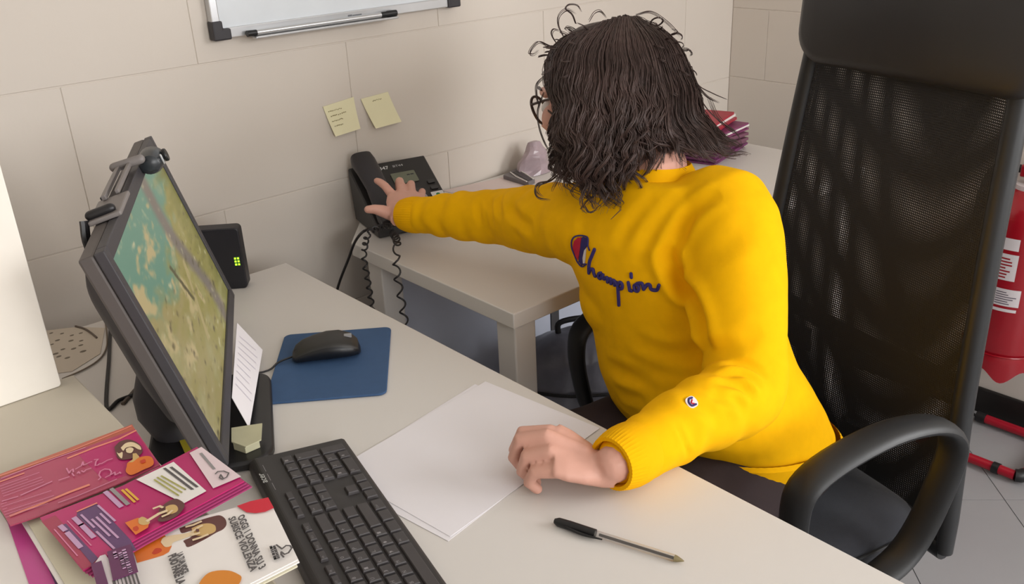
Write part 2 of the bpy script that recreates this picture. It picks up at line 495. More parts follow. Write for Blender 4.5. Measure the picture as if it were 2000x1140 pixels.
nt.links.new(at_.outputs['Color'], b.inputs['Emission Color']); b.inputs['Emission Strength'].default_value = .8
# the picture on the screen: teal sky, pale clouds, grass, a grey river
nx, ny = 190, 110
vs = []; cols = []
def fbm(x, y, o=4, s=1.0):
    return sum(noise.noise(Vector((x*s*2**k, y*s*2**k, 3.1*k)))/2**k for k in range(o))
def mixc(a, b, t):
    t = max(0, min(1, t)); return tuple(a[i]+(b[i]-a[i])*t for i in range(3))
sx0, sy0, sx1, sy1 = .017, .020, MW-.017, MHt-.017
for j in range(ny+1):
    for i in range(nx+1):
        u, v = i/nx, j/ny
        vs.append(MM @ Vector((sx0+(sx1-sx0)*u, sy0+(sy1-sy0)*v, -.0035)))
        n1 = fbm(u*7, v*7); n2 = fbm(u*3+v*18+9, v*4-u*6, 3); n3 = fbm(u*16+5, v*26, 3)
        sky = (92, 132, 112); cloud = (176, 158, 112); grass = (136, 128, 62); olive = (112, 108, 48); straw = (150, 136, 88)
        c = mixc(straw, grass, u*1.25+n2*.5-.1)
        c = mixc(c, (122, 140, 108), (.40-u)*1.5*(v-.25)+n1*.45)
        teal = (v-.50)*2.6+(.50-abs(u-.36))*1.5-.62+n1*.35
        c = mixc(c, sky, teal*3)
        c = mixc(c, cloud, (n1*1.3+n3*.35-.12)*2.2*(1 if v > .25 and u < .62 else .25))
        riv = abs(u-(.62+.16*(1-v)+.03*math.sin(v*7)))
        c = mixc(c, (112, 102, 92), (1-riv/.075)*1.5 if riv < .075 else 0)
        c = mixc(c, olive, (u-.80)*4+n2*.6)
        spike = abs((u-.50)-(v-.30)*.55)
        if .18 < v < .52 and spike < .016+.01*(.52-v): c = mixc(c, (166, 150, 104), .85)
        trunk = abs((u-.50)+(v-.38)*.25)
        if .36 < v < .62 and trunk < .012: c = mixc(c, (72, 66, 38), .85)
        c = mixc(c, (66, 58, 34), max(0, n3*1.6-.62) if v < .62 else 0)
        c = mixc(c, (184, 176, 138), max(0, n3*-1.8-.8))
        cols.append(tuple(lin(max(0, q)) for q in c)+(1,))
fs = [(j*(nx+1)+i, j*(nx+1)+i+1, (j+1)*(nx+1)+i+1, (j+1)*(nx+1)+i) for j in range(ny) for i in range(nx)]
so = P_(MB().add(vs, fs, scr), 'screen', mon, smooth=False)
ca = so.data.color_attributes.new('picture', 'FLOAT_COLOR', 'POINT')
ca.data.foreach_set('color', np.array(cols).ravel())
# stand: flat rounded base and a thick swept column
bo = Vector((.412, 1.105, DZ))
BM = frame(bo, ex, -en)
P_(MB().prism(rrect(-.135, -.062, .115, .10, .035, 8), .0005, .014, dkp, BM), 'base', mon, bevel=.004)
rings = []
for t, zc, yc, w, d in ((0, .0145, .062, .052, .034), (.25, .045, .078, .050, .032), (.5, .075, .082, .048, .028), (.75, .105, .076, .045, .024), (1, .15, .064, .042, .020)):
    rings.append([BM @ Vector((x-.005, y, zc)) for x, y in rrect(-w, yc-d, w, yc+d, d*.9, 5)])
P_(MB().loft(rings, bez), 'column', mon)

# webcam clipped on the top edge
gm = M('webcam_grey', (128, 122, 120), .45); lens_m = M('webcam_dark', (44, 48, 52), .3)
wc = empty('webcam', MM @ Vector((.33, MHt, -.01)), 0, 'small dark webcam with a jointed grey clip on top of the monitor', 'webcam')
def mbx(mb, lo, hi, mat): return mb.box(lo, hi, mat, MM)
P_(mbx(MB(), (.115, MHt+.0005, -.034), (.20, MHt+.0065, .006), gm), 'clip_plate', wc, bevel=.002, smooth=False)
P_(mbx(mbx(mbx(MB(), (.19, MHt+.0068, -.026), (.335, MHt+.013, -.020), gm), (.20, MHt+.0068, -.010), (.33, MHt+.0125, -.005), gm), (.215, MHt+.001, -.034), (.30, MHt+.0066, -.030), lens_m), 'rail', wc, bevel=.001, smooth=False)
P_(MB().tube([MM @ Vector((.335, MHt+.012, -.028)), MM @ Vector((.335, MHt+.010, .008))], .0065, 14, gm, rnd=True), 'hinge', wc)
P_(MB().tube([MM @ Vector((.128, MHt+.010, -.030)), MM @ Vector((.128, MHt+.010, -.006))], .0062, 12, dkp, rnd=True), 'hinge_pin', wc)
P_(MB().tube([MM @ Vector((.12, MHt+.009, -.037)), MM @ Vector((.112, MHt-.02, -.045)), MM @ Vector((.105, MHt-.075, -.044))], .0045, 8, dkp, sub=5, flat=1.6), 'clip_leg', wc)
rings = []
for x, r in ((.340, .008), (.344, .014), (.358, .0175), (.382, .0185), (.394, .015), (.397, .008)):
    rings.append([MM @ Vector((x, MHt-.004+.95*r*math.cos(a), .014+r*math.sin(a))) for a in [2*math.pi*k/18 for k in range(18)]])
P_(MB().loft(rings, lens_m), 'camera_head', wc)
P_(MB().lathe([(.001, 0), (.009, 0), (.0095, .003), (.0085, .005), (.001, .004)], 16, black_pl, MM @ frame((.372, MHt-.004, .0318), (1, 0, 0), (0, 1, 0))), 'lens', wc)
P_(MB().tube([MM @ Vector((.352, MHt-.010, .0312)), MM @ Vector((.352, MHt+.002, .0315))], .0016, 8, alu, rnd=True), 'trim', wc)

# card taped under the bezel, notes on the stand base
paper = M('white_paper', (236, 232, 236), .75, var=.01, vscale=8)
card_px = [(0.5311,1.3037,0.7860),(0.5409,1.2459,0.7538),(0.4071,1.0225,0.7680),(0.4148,1.0827,0.7870)]
def sheet(pts, mat, th=.0006, n=None):
    P = [Vector(p) for p in pts]; nn = n or (P[1]-P[0]).cross(P[2]-P[0]).normalized()
    mb = MB(); k = len(P)
    mb.add(P+[p+nn*th for p in P], [tuple(reversed(range(k))), tuple(range(k, 2*k))]+[(i, (i+1) % k, k+(i+1) % k, k+i) for i in range(k)], mat)
    return mb
cd = empty('paper_card', card_px[3], 0, 'white paper card with faint writing hanging below the monitor screen', 'paper')
P_(sheet(card_px, paper), 'card', cd, smooth=False)
q = [Vector(p) for p in card_px]; nn = (q[1]-q[0]).cross(q[2]-q[0]).normalized()
faint = M('faint_print', (216, 210, 220), .8)
mb = MB()
if nn.dot(Vector((0, 0, 1.41))-q[0]) < 0: off = -nn*.0004
else: off = nn*.0010
for k in range(9):
    t = .10+.08*k
    a = q[0].lerp(q[3], t+.06); b2 = q[1].lerp(q[2], t-.02); p0 = a.lerp(b2, .12); p1 = a.lerp(b2, random.uniform(.6, .9)); dd = (q[3]-q[0]).normalized()*.003
    mb.add([p0+off, p1+off, p1+dd+off, p0+dd+off], [(0, 1, 2, 3)], faint)
P_(mb, 'print', cd, smooth=False)
yel = M('yellow_note', (186, 170, 40), .8); grn = M('pale_note', (196, 192, 160), .8, var=.06, vscale=25)
mb = MB()
pts = [(0.388,1.0347),(0.4228,1.0155),(0.4027,0.9798),(0.3806,0.9787),(0.3728,1.0033)]
nt1 = empty('paper_note', (.40, 1.05, .756), 0, 'pale greenish folded note lying on the black monitor base', 'paper')
P_(MB().prism(pts, .7705, .772, grn), 'sheet', nt1, smooth=False)
P_(MB().prism([(0.3772,1.0106),(0.3838,0.9904),(0.404,0.9902),(0.406,1.0055),(0.3885,1.0233)], .7545, .7702, grn), 'folded_half', nt1, smooth=False)
pts = [(0.3336,1.0824),(0.3613,1.072),(0.3496,1.0353),(0.3231,1.0322)]
nt2 = empty('sticky_note', (.34, 1.04, .756), 0, 'yellow sticky note on the monitor base, behind the magenta leaflets', 'sticky note')
P_(MB().prism(pts, .7546, .7562, yel), 'sheet', nt2, smooth=False)

# ------------------------------------------------------------------ router
rt = empty('router', (.62, 1.55, DZ), 0, 'small black router box with green lights standing behind the monitor', 'router')
rx = Vector((.80, -.60, 0)); RM = frame((.655, 1.526, DZ), rx, (0, 0, 1))
rb = M('router_black', (27, 27, 33), .45)
P_(MB().prism(rrect(-.105, .0005, 0, .121, .008), -.030, 0, rb, RM), 'body', rt, bevel=.002)
led = emit('green_led', (150, 235, 40), 2.2)
mb = MB()
for i in range(2):
    for j in range(3): mb.box((-.016+i*.0055, .048+j*.006, .0002), (-.0125+i*.0055, .0515+j*.006, .0008), led, RM)
P_(mb, 'indicator_light', rt, smooth=False)
P_(MB().lathe([(.0005, .0002), (.002, .0002), (.002, .0008), (.0005, .0008)], 10, M('router_mark', (120, 120, 132), .5), RM @ Matrix.Translation((-.066, .10, 0))), 'mark', rt)

# ------------------------------------------------------------------ mouse pad, mouse
blue = M('blue_mouse_pad_cloth', (58, 88, 128), .8, var=.03, vscale=60, bump=.15, bscale=1500)
mpx = Vector((.145, -.1075, 0)).normalized(); MPM = frame((.6065, 1.1455, DZ), mpx, (.1075, .145, 0))
pad = empty('mouse_pad', (.6065, 1.1455, DZ), 0, 'blue rectangular mouse pad with rounded corners on the desk', 'mouse pad')
P_(MB().prism(rrect(-.0885, -.112, .0885, .112, .012, 6), .0005, .004, blue, MPM), 'pad', pad, bevel=.001)
mo = empty('computer_mouse', (.612, 1.168, DZ+.004), 0, 'black wired computer mouse lying on the blue mouse pad', 'mouse')
mdir = Vector((-.856, .517, 0)); MO = frame((.612, 1.170, DZ+.0042), mdir, (-.517, -.856, 0))
ms = M('mouse_black', (42, 40, 38), .5, var=.05); ms2 = M('mouse_side', (20, 21, 26), .4)
def mouse_rings(z_scale, w_scale, z0):
    out = []
    for x, w, h in ((-.0535, .006, .008), (-.050, .019, .019), (-.040, .027, .029), (-.022, .031, .0365), (-.003, .0305, .0375), (.018, .028, .033), (.036, .027, .026), (.047, .024, .018), (.0525, .012, .010)):
        r = []
        for k in range(20):
            a = 2*math.pi*k/20; ca_, sa = math.cos(a), math.sin(a)
            yy = w*w_scale*math.copysign(abs(ca_)**.75, ca_); zz = h*(.5+.5*math.copysign(abs(sa)**.8, sa)) if True else 0
            r.append(MO @ Vector((x, yy, z0+zz*z_scale)))
        out.append(r)
    return out
P_(MB().loft([list(reversed(r)) for r in mouse_rings(.90, 1.0, .001)], ms2), 'body', mo)
top = []
for x, w, h in ((-.050, .018, .0198), (-.040, .0255, .0302), (-.022, .0285, .0380), (-.003, .028, .0390), (.018, .0262, .0345), (.036, .0255, .0275), (.047, .0225, .0190), (.052, .012, .0115)):
    r = []
    for k in range(17):
        a = math.pi*(k/16); r.append(MO @ Vector((x, w*math.cos(a)*1.0, .001+h*.92*(.62+.38*math.sin(a)**.7))))
    top.append(r)
mb = MB(); n = 17
mb.add([p for r in top for p in r], [(i*n+k, i*n+k+1, (i+1)*n+k+1, (i+1)*n+k) for i in range(len(top)-1) for k in range(n-1)], ms)
P_(mb, 'top_shell', mo)
P_(MB().tube([MO @ Vector((.030, 0, .020)), MO @ Vector((.044, 0, .0150))], .0062, 12, ms2, rnd=True, flat=.6), 'scroll_wheel', mo)
P_(MB().box((-.042, -.004, .0288), (-.030, .004, .0326), M('mouse_mark', (150, 150, 152), .4), MO), 'logo', mo, smooth=False)
c_px = [tuple(MO @ Vector((.051, 0, .006)))]+[(p[0], p[1], DZ+.0075) for p in [(0.5436,1.2004)]]+[(p[0], p[1], DZ+.003) for p in [(0.5152,1.197)]]+[(.44, 1.215, DZ+.016), (.41, 1.25, DZ+.004), (.36, 1.30, DZ+.003)]
P_(MB().tube(c_px, .0016, 6, dkp, sub=6), 'cable', mo)

# ------------------------------------------------------------------ keyboard
kb_m = M('keyboard_case', (50, 47, 47), .5, var=.03); key_m = M('key_plastic', (66, 62, 63), .48, var=.04, vscale=60); leg_m = M('key_legend', (142, 138, 140), .6)
KM = frame((0.397, 0.503, DZ), (.225, .974, 0), (-.974, .225, 0))
kb = empty('keyboard', (.40, .70, DZ), 0, 'black wired keyboard lying beside the white sheets on the desk', 'keyboard')
KL, KD = .442, .125
def kz(y): return .013+.085*y
prof = [(0, .001), (0, .011), (.004, .0135), (.10, .0215), (.118, .0235), (KD, .020), (KD+.002, .012), (KD+.001, .001)]
rings = [[KM @ Vector((x, yy, zz)) for yy, zz in prof] for x in (0, KL)]
P_(MB().loft([list(reversed(r)) for r in rings], kb_m), 'case', kb, smooth=False, bevel=.0022)
well = M('key_well', (14, 13, 13), .7)
U, UY = .01855, .0168
KEYM = {}
legs = MB()
def key(x, y, w, h, text=''):
    kk = (round(w, 4), round(h, 4))
    if kk not in KEYM:
        g = .0013; m_ = .0014; H = .0052
        KEYM[kk] = MB().loft([[Vector(p) for p in ((g, g, 0), (w-g, g, 0), (w-g, h-g, 0), (g, h-g, 0))],
                              [Vector(p) for p in ((g+m_*.4, g+m_*.4, H*.8), (w-g-m_*.4, g+m_*.4, H*.8), (w-g-m_*.4, h-g-m_*.4, H*.8), (g+m_*.4, h-g-m_*.4, H*.8))],
                              [Vector(p) for p in ((g+m_, g+m_, H), (w-g-m_, g+m_, H), (w-g-m_, h-g-m_, H), (g+m_, h-g-m_, H))]], key_m).mesh('key')
    o = bpy.data.objects.new('key', KEYM[kk]); COL.objects.link(o); o.parent = kb
    tilt = math.atan(.085)
    loc = KM @ Matrix.Translation((x, y, kz(y)-.0012)) @ Matrix.Rotation(tilt, 4, 'X')
    o.matrix_parent_inverse = kb.matrix_basis.inverted(); o.matrix_basis = loc
    if text:
        ux = (loc.to_3x3() @ Vector((1, 0, 0))); uy = loc.to_3x3() @ Vector((0, 1, 0))
        hh = .0042 if len(text) == 1 else .0026
        put_text(legs, text, loc @ Vector((.0038, h-.0042-hh, .00535)), ux, uy, .0032*len(text) if len(text) == 1 else .0016*len(text), hh, leg_m)
x0, y0 = .009, .0075
rows = [
 [(1.25, 'Ctrl'), (1.25, ''), (1.25, 'Alt'), (6.25, ''), (1.25, 'Alt'), (1.25, ''), (1.25, ''), (1.25, 'Ctrl')],
 [(1.25, ''), (1, '<')]+[(1, c_) for c_ in 'ZXCVBNM,.-']+[(2.75, '')],
 [(1.75, '')]+[(1, c_) for c_ in 'ASDFGHJKL']+[(1, ''), (1, ''), (1, ''), (1.25, '')],
 [(1.5, 'Tab')]+[(1, c_) for c_ in 'QWERTYUIOP']+[(1, ''), (1, '+'), (1.5, '')],
 [(1, '')]+[(1, c_) for c_ in '1234567890']+[(1, '?'), (1, ''), (2, '')]]
for r, row in enumerate(rows):
    x = 0
    for w, t in row: key(x0+x*U, y0+r*UY, w*U, UY, t); x += w
nx0 = x0+15.22*U
for k, t in enumerate(('', '', '')): key(nx0+k*U, y0, U, UY, t)
key(nx0+U, y0+UY, U, UY)
for r, t3 in ((3, ('Canc', 'Fine', '')), (4, ('Ins', '', ''))):
    for k in range(3): key(nx0+k*U, y0+r*UY, U, UY, t3[k])
px0 = nx0+3.22*U
key(px0, y0, 2*U, UY, '0'); key(px0+2*U, y0, U, UY, '.')
for r, ks in enumerate(('123', '456', '789')):
    for k in range(3): key(px0+k*U, y0+(r+1)*UY, U, UY, ks[k])
key(px0+3*U, y0, U, 2*UY); key(px0+3*U, y0+2*UY, U, 2*UY, '+')
for k, t in enumerate('N/*-'): key(px0+k*U, y0+4*UY, U, UY, t if t != 'N' else '')
yf = y0+5*UY+.005
key(x0, yf, U, .0115, 'Esc')
for g in range(3):
    for k in range(4): key(x0+(1.75+g*4.4+k)*U, yf, U, .0115, 'F%d' % (g*4+k+1))
for k in range(3): key(nx0+k*U, yf, U, .0115)
tag(P_(legs, 'key_legend', kb, smooth=False), kind='stuff')
mb = MB()
for k in range(3): mb.box((px0+.010+k*.022, KD-.0125, kz(KD-.0125)-.0004), (px0+.026+k*.022, KD-.0113, kz(KD-.0125)+.0004), leg_m, KM)
put_text(mb, 'acer', KM @ Vector((px0+.030, KD-.0085, kz(KD-.0085)+.0004)), KM.to_3x3() @ Vector((1, 0, 0)), KM.to_3x3() @ Vector((0, 1, .085)), .022, .0055, M('brand_print', (176, 176, 172), .5), bold=.0003)
P_(mb, 'indicator_print', kb, smooth=False)
P_(MB().box((.004, .0045, kz(.0045)-.0024), (KL-.004, .112, kz(.0045)-.0018), well, KM), 'key_well', kb, smooth=False)

# ------------------------------------------------------------------ sheets and pen on the desk
sp = Vector((.985, .12, 0)).normalized(); sq = Vector((-.12, .985, 0)).normalized()
for k, (rot, ox, oy, z, lb) in enumerate(((2.2, .474, .682, .7403, 'lower blank white sheet peeking out under the top sheet by the keyboard'), (0, .480, .686, .7409, 'top blank white sheet under the hand, right of the keyboard'))):
    o = MB().prism([(0, 0), (.285, 0), (.285, .21), (0, .21)], 0, .0004, paper, frame((0, 0, 0), sp, sq)).build('paper_sheet', smooth=False)
    o.location = (ox, oy, z); o.rotation_euler = (0, 0, math.radians(rot)); tag(o, lb, 'paper')
p0 = Vector((.580, .619, DZ+.0052)); p1 = Vector((.632, .474, DZ+.0040)); pd = (p1-p0).normalized(); pl = Vector((-pd.y, pd.x, 0))
pen = empty('ballpoint_pen', p0, 0, 'clear ballpoint pen with its black cap on the back end, lying on the desk', 'pen')
clear = bpy.data.materials.new('clear_plastic'); clear.use_nodes = True
nt = clear.node_tree; nt.nodes.clear()
o_ = nt.nodes.new('ShaderNodeOutputMaterial'); t_ = nt.nodes.new('ShaderNodeBsdfTransparent'); g_ = nt.nodes.new('ShaderNodeBsdfGlossy'); g_.inputs['Roughness'].default_value = .1
t_.inputs[0].default_value = (.93, .93, .93, 1)
x_ = nt.nodes.new('ShaderNodeMixShader'); x_.inputs[0].default_value = .16
nt.links.new(t_.outputs[0], x_.inputs[1]); nt.links.new(g_.outputs[0], x_.inputs[2]); nt.links.new(x_.outputs[0], o_.inputs[0])
ink = M('pen_ink', (58, 50, 48), .5); brass = M('pen_tip_brass', (150, 138, 104), .35, metal=.6)
def along(t): return p0.lerp(p1, t)
P_(MB().tube([along(.20), along(.93)], .0041, 6, clear), 'barrel', pen, smooth=False)
P_(MB().tube([along(.36), along(.93)], .0016, 8, ink), 'ink_tube', pen)
P_(MB().tube([along(.931), along(.955), along(.99), along(1.0)], [.0040, .0032, .0012, .0005], 10, brass), 'tip', pen)
P_(MB().tube([along(0), along(.03), along(.12), along(.33)], [.0030, .0052, .0055, .0050], 12, black_pl), 'cap', pen)
P_(MB().tube([along(.10)-pl*.0045, along(.25)-pl*.0075, along(.40)-pl*.0060], [.0020, .0018, .0008], 8, black_pl, sub=4), 'clip', pen)

# ------------------------------------------------------------------ telephone
PA = Vector((.972, -.235, 0)); PB = Vector((.235, .972, 0)); PO = Vector((.975, 1.560, DZ))
ph_m = M('phone_black', (40, 38, 38), .42, var=.04); hs_m = M('handset_black', (40, 37, 42), .38, var=.04)
ph = empty('telephone', PO+PA*.09+PB*.08, 0, 'black desk telephone with a grey display standing on the side desk', 'telephone')
PMx = frame(PO, PA, PB)                      # x right, y back, z up
side = [(0, .001), (.0, .022), (.160, .117), (.166, .113), (.166, .095), (.150, .001)]
ring = lambda x: [PMx @ Vector((x, y, z)) for y, z in side]
P_(MB().loft([ring(0), ring(.182)], ph_m), 'base', ph, smooth=False, bevel=.003)
fs_ = math.atan2(.095, .16)
FM = PMx @ Matrix.Translation((0, 0, .022)) @ Matrix.Rotation(fs_, 4, 'X')    # face: x right, y up the face, z out
lcd = M('lcd_grey', (112, 116, 98), .3)
P_(MB().prism(rrect(.083, .112, .140, .146, .003), .0004, .0020, lcd, FM), 'display', ph, smooth=False)
mb = MB(); wprint = M('white_print', (226, 226, 226), .6); dprint = M('dark_print', (52, 52, 56), .6)
put_text(mb, '347', FM @ Vector((.066, .163, .0006)), PA, FM.to_3x3() @ Vector((0, 1, 0)), .021, .0095, wprint, bold=.0004)
put_text(mb, 'BT44', FM @ Vector((.098, .165, .0006)), PA, FM.to_3x3() @ Vector((0, 1, 0)), .024, .006, M('grey_white_print', (176, 176, 176), .6), bold=.0003)
mb.box((.119, .1335, .0019), (.126, .1365, .0023), dprint, FM); mb.box((.1275, .1335, .0019), (.135, .1365, .0023), dprint, FM)
P_(mb, 'face_print', ph, smooth=False)
keyp = M('phone_key', (58, 57, 58), .5)
for r in range(4):
    for k in range(3):
        P_(MB().prism(rrect(.080+k*.020, .020+r*.019, .095+k*.020, .033+r*.019, .002, 2), .0004, .0035, keyp, FM), 'button', ph, smooth=False)
for r in range(5):
    P_(MB().prism(rrect(.156, .022+r*.019, .173, .032+r*.019, .002, 2), .0004, .0032, keyp, FM), 'button', ph, smooth=False)
mb = MB()
mb.prism([(.128+.0105*math.cos(a), .062+.0105*math.sin(a)) for a in [2*math.pi*k/14 for k in range(14)]], .0036, .0040, M('lilac_label', (168, 160, 172), .6), FM)
mb.prism(rrect(.149, .057, .178, .070, .002), .0034, .0038, wprint, FM)
mb.prism([(.164+.005*math.cos(a), .061+.004*math.sin(a)) for a in [2*math.pi*k/10 for k in range(10)]], .0038, .0041, M('green_mark', (40, 130, 70), .6), FM)
P_(mb, 'sticker', ph, smooth=False)
# handset lies along the left side of the face
hs = []
for t, w, h, zc in ((0, .010, .006, .022), (.02, .024, .016, .022), (.10, .027, .018, .021), (.26, .026, .013, .026), (.5, .024, .011, .032), (.74, .026, .013, .030), (.90, .027, .018, .025), (.98, .024, .016, .026), (1.0, .010, .006, .026)):
    yy = -.012+t*.205
    hs.append([FM @ Vector((.028+w*math.copysign(abs(math.cos(a))**.7, math.cos(a)), yy, zc+h*math.copysign(abs(math.sin(a))**.7, math.sin(a)))) for a in [2*math.pi*k/20 for k in range(20)]])
hso = P_(MB().loft([list(r) for r in hs], hs_m), 'handset', ph)
def coil(path, r, pitch, rad, mat, sub=8):
    P = catmull(path, 12); S = [0]
    for i in range(1, len(P)): S.append(S[-1]+(P[i]-P[i-1]).length)
    out = []; n = int(S[-1]/pitch*14); j = 0
    for i in range(n+1):
        s = S[-1]*i/n
        while j < len(P)-2 and S[j+1] < s: j += 1
        t = (s-S[j])/max(S[j+1]-S[j], 1e-9); p = P[j].lerp(P[j+1], t); d = (P[j+1]-P[j]).normalized()
        a = d.cross(Vector((.7, .7, 0))).normalized(); b_ = d.cross(a); ph_ = 2*math.pi*s/pitch
        rr = r*min(1, s/.02)
        out.append(p+a*(rr*math.cos(ph_))+b_*(rr*math.sin(ph_)))
    return MB().tube(out, rad, 6, mat)
cord = M('cord_black', (28, 25, 27), .5)
path1 = [FM @ Vector((.03, -.010, .018))]+[Vector(p) for p in [(0.905,1.4762,0.7972),(0.905,1.5071,0.752),(0.905,1.5131,0.7211),(0.905,1.5087,0.6847),(0.905,1.5042,0.628),(0.905,1.4987,0.5643)]]
P_(coil(path1, .0052, .021, .0019, cord), 'coiled_cord', ph)
path2 = [PMx @ Vector((.03, -.001, .010))]+[Vector(p) for p in [(0.935,1.4316,0.7805)]]+[Vector(p) for p in [(0.9,1.3852,0.7706),(0.9,1.3888,0.7266),(0.9,1.3834,0.6845),(0.9,1.3789,0.6358),(0.9,1.3742,0.5746)]]
P_(coil(path2, .0068, .034, .0019, cord), 'coiled_cord', ph)
P_(MB().tube([PMx @ Vector((.004, .035, .012))]+[Vector(p) for p in [(0.912,1.4984,0.7942),(0.912,1.5258,0.7786),(0.912,1.5567,0.7495),(0.912,1.59,0.7038),(0.912,1.6457,0.6279),(0.912,1.7026,0.5307)]], .0030, 8, cord, sub=5), 'line_cable', ph)
P_(MB().tube([FM @ Vector((.052, .055, .028)), FM @ Vector((.044, .02, .042)), FM @ Vector((.030, -.006, .036)), FM @ Vector((.022, -.013, .012))], .0016, 6, M('grey_cable', (150, 138, 132), .5), sub=6), 'grey_lead', ph)

# ------------------------------------------------------------------ cables and sheet on the far desk corner
kcab = [(p[0], p[1], DZ+.0032) for p in [(0.4033,1.5413),(0.3593,1.4248),(0.3,1.2681),(0.3201,1.2744),(0.3429,1.2743),(0.3637,1.268)]]
tag(MB().tube(kcab, .0028, 8, cord, sub=6).build('black_cable'), 'black cable bent sharply on the desk behind the monitor', 'cable')
gcab = [(p[0], p[1], DZ+.0022) for p in [(0.2817,1.409),(0.3176,1.4166),(0.3477,1.4345),(0.3701,1.4679),(0.3883,1.5171),(0.4051,1.572)]]
tag(MB().tube(gcab, .0014, 6, M('thin_grey_cable', (128, 114, 100), .6), sub=6).build('thin_grey_cable'), 'thin grey cable curving round the speckled sheet on the far desk corner', 'cable')
gcab = [(p[0], p[1], DZ+.0022) for p in [(0.3211,1.2612),(0.3476,1.2871),(0.37,1.3085),(0.3891,1.3163)]]
tag(MB().tube(gcab, .0030, 8, M('brown_grey_cable', (104, 92, 82), .6), sub=5).build('brown_grey_cable'), 'short thick brown-grey cable crossing the black cable behind the monitor', 'cable')
gcab = [(p[0], p[1], DZ+.0022) for p in [(0.3616,1.5943),(0.369,1.5718),(0.3716,1.5461),(0.3722,1.5201)]]
tag(MB().tube(gcab, .0018, 6, M('brown_grey_cable', (104, 92, 82), .6), sub=5, rnd=True).build('cable_end'), 'short loose cable end lying across the speckled sheet near the wall', 'cable')
ds = empty('speckled_sheet', (.33, 1.5, DZ), 0, 'pale sheet with scattered grey specks on the far desk corner', 'paper')
spx = [(0.3148,1.6204),(0.3629,1.5929),(0.3968,1.5511),(0.3561,1.4564),(0.3011,1.4265),(0.283,1.4382)]
P_(MB().prism([(p[0], p[1]) for p in spx], DZ+.0004, DZ+.0010, M('speckled_sheet_paper', (206, 194, 178), .6)), 'sheet', ds, smooth=False)
mb = MB(); dk = M('grey_speck', (120, 110, 96), .8)
for p in [(0.3223,1.6),(0.3352,1.5838),(0.3451,1.5634),(0.3593,1.5609),(0.321,1.5618),(0.337,1.5426),(0.3496,1.5293),(0.3094,1.5523),(0.3433,1.5121),(0.3165,1.519),(0.3303,1.5079),(0.3382,1.4857),(0.3025,1.5107),(0.3031,1.4964),(0.3117,1.4808)]:
    w = random.uniform(.003, .0055)
    mb.prism([(p[0]+w*math.cos(a), p[1]+w*.7*math.sin(a)) for a in [2*math.pi*k/9 for k in range(9)]], DZ+.0011, DZ+.0013, dk)
P_(mb, 'speck', ds, smooth=False)
# ------------------------------------------------------------------ leaflets on the counter
mag = M('magenta_print', (184, 34, 104), .4, var=.05, vscale=14); pink = M('dusty_rose_print', (178, 70, 100), .42, var=.06, vscale=12)
vio = M('violet_print', (98, 62, 108), .45, var=.05, vscale=20); fux = M('fuchsia_print', (202, 72, 150), .4, var=.03)
wht = M('leaflet_white', (238, 233, 229), .5); cream = M('cream_edge', (214, 208, 184), .6)
org = M('orange_print', (222, 116, 40), .45); dorg = M('dark_orange_print', (196, 62, 26), .45); salmon = M('salmon_print', (232, 140, 118), .5)
gold = M('gold_print', (224, 174, 62), .5); brn = M('hair_brown_print', (98, 60, 56), .5); tan = M('tan_print', (206, 172, 112), .5); skinp = M('skin_print', (228, 206, 168), .5)
red = M('red_print', (206, 30, 54), .45); amber = M('amber_print', (216, 134, 40), .45); gry = M('grey_text_print', (92, 88, 88), .6); lgry = M('light_grey_print', (150, 146, 146), .6)
rosew = M('rose_text_print', (214, 130, 164), .5); lil = M('lilac_text_print', (196, 156, 192), .5); purp = M('purple_card', (100, 44, 88), .45); redp = M('red_rose_print', (166, 56, 84), .45)
LZ = Vector((0, 0, 1))
class Leaf:
    def __init__(s, name, label, cat, poly, z0, z1, mat, group='leaflets on the counter'):
        c_ = sum((Vector((p[0], p[1], 0)) for p in poly), Vector())/len(poly)
        s.o = empty(name, (c_.x, c_.y, z0), 0, label, cat, group); s.z = z1; s.k = 0; s.mb = MB()
        P_(MB().prism([(p[0], p[1]) for p in poly], z0, z1, mat), 'sheet', s.o, smooth=False)
    def poly(s, pts, mat, smooth=False):
        if smooth: pts = [(p.x, p.y) for p in catmull([(p[0], p[1], 0) for p in pts]+[(pts[0][0], pts[0][1], 0)], 4)[:-1]]
        s.k += 1; z = s.z+.00012*s.k
        s.mb.prism([(p[0], p[1]) for p in pts], z-.0001, z, mat); return s
    def line(s, pts, w, mat):
        s.k += 1; z = s.z+.00012*s.k+.0001
        P = [Vector((p[0], p[1], z)) for p in pts]
        for a, b in zip(P, P[1:]):
            d = (b-a).normalized(); n = Vector((-d.y, d.x, 0))*w/2
            z += .00003; a.z = b.z = z
            s.mb.add([a-n-d*w*.3, b-n+d*w*.3, b+n+d*w*.3, a+n-d*w*.3], [(0, 1, 2, 3)], mat)
        return s
    def rule(s, pair, n, step, w, mat, jit=.12):
        """n rows of broken small print, first row along pair, next rows displaced by step"""
        a, b = (Vector((p[0], p[1], 0)) for p in pair); st = Vector((*step, 0))
        for k in range(n):
            t = 0
            while t < 1:
                t2 = min(1, t+random.uniform(.04, .14))
                s.line([a.lerp(b, t)+st*k, a.lerp(b, t2-.015)+st*k], w, mat); s.k -= 1
                t = t2
                if random.random() < jit/3: break
        s.k += 1
        return s
    def text(s, txt, q, mat, bold=.0002):
        """q: start-baseline, start-top, end-baseline"""
        a, u, e = (Vector((p[0], p[1], 0)) for p in q)
        s.k += 1; o = Vector((a.x, a.y, s.z+.00012*s.k+.0001))
        tb = MB(); put_text(tb, txt, o, e-a, u-a, (e-a).length, (u-a).length, mat, bold); tag(P_(tb, 'print_text', s.o, smooth=False), kind='stuff'); return s
    def done(s):
        if s.mb.v: tag(P_(s.mb, 'print', s.o, smooth=False), kind='stuff')
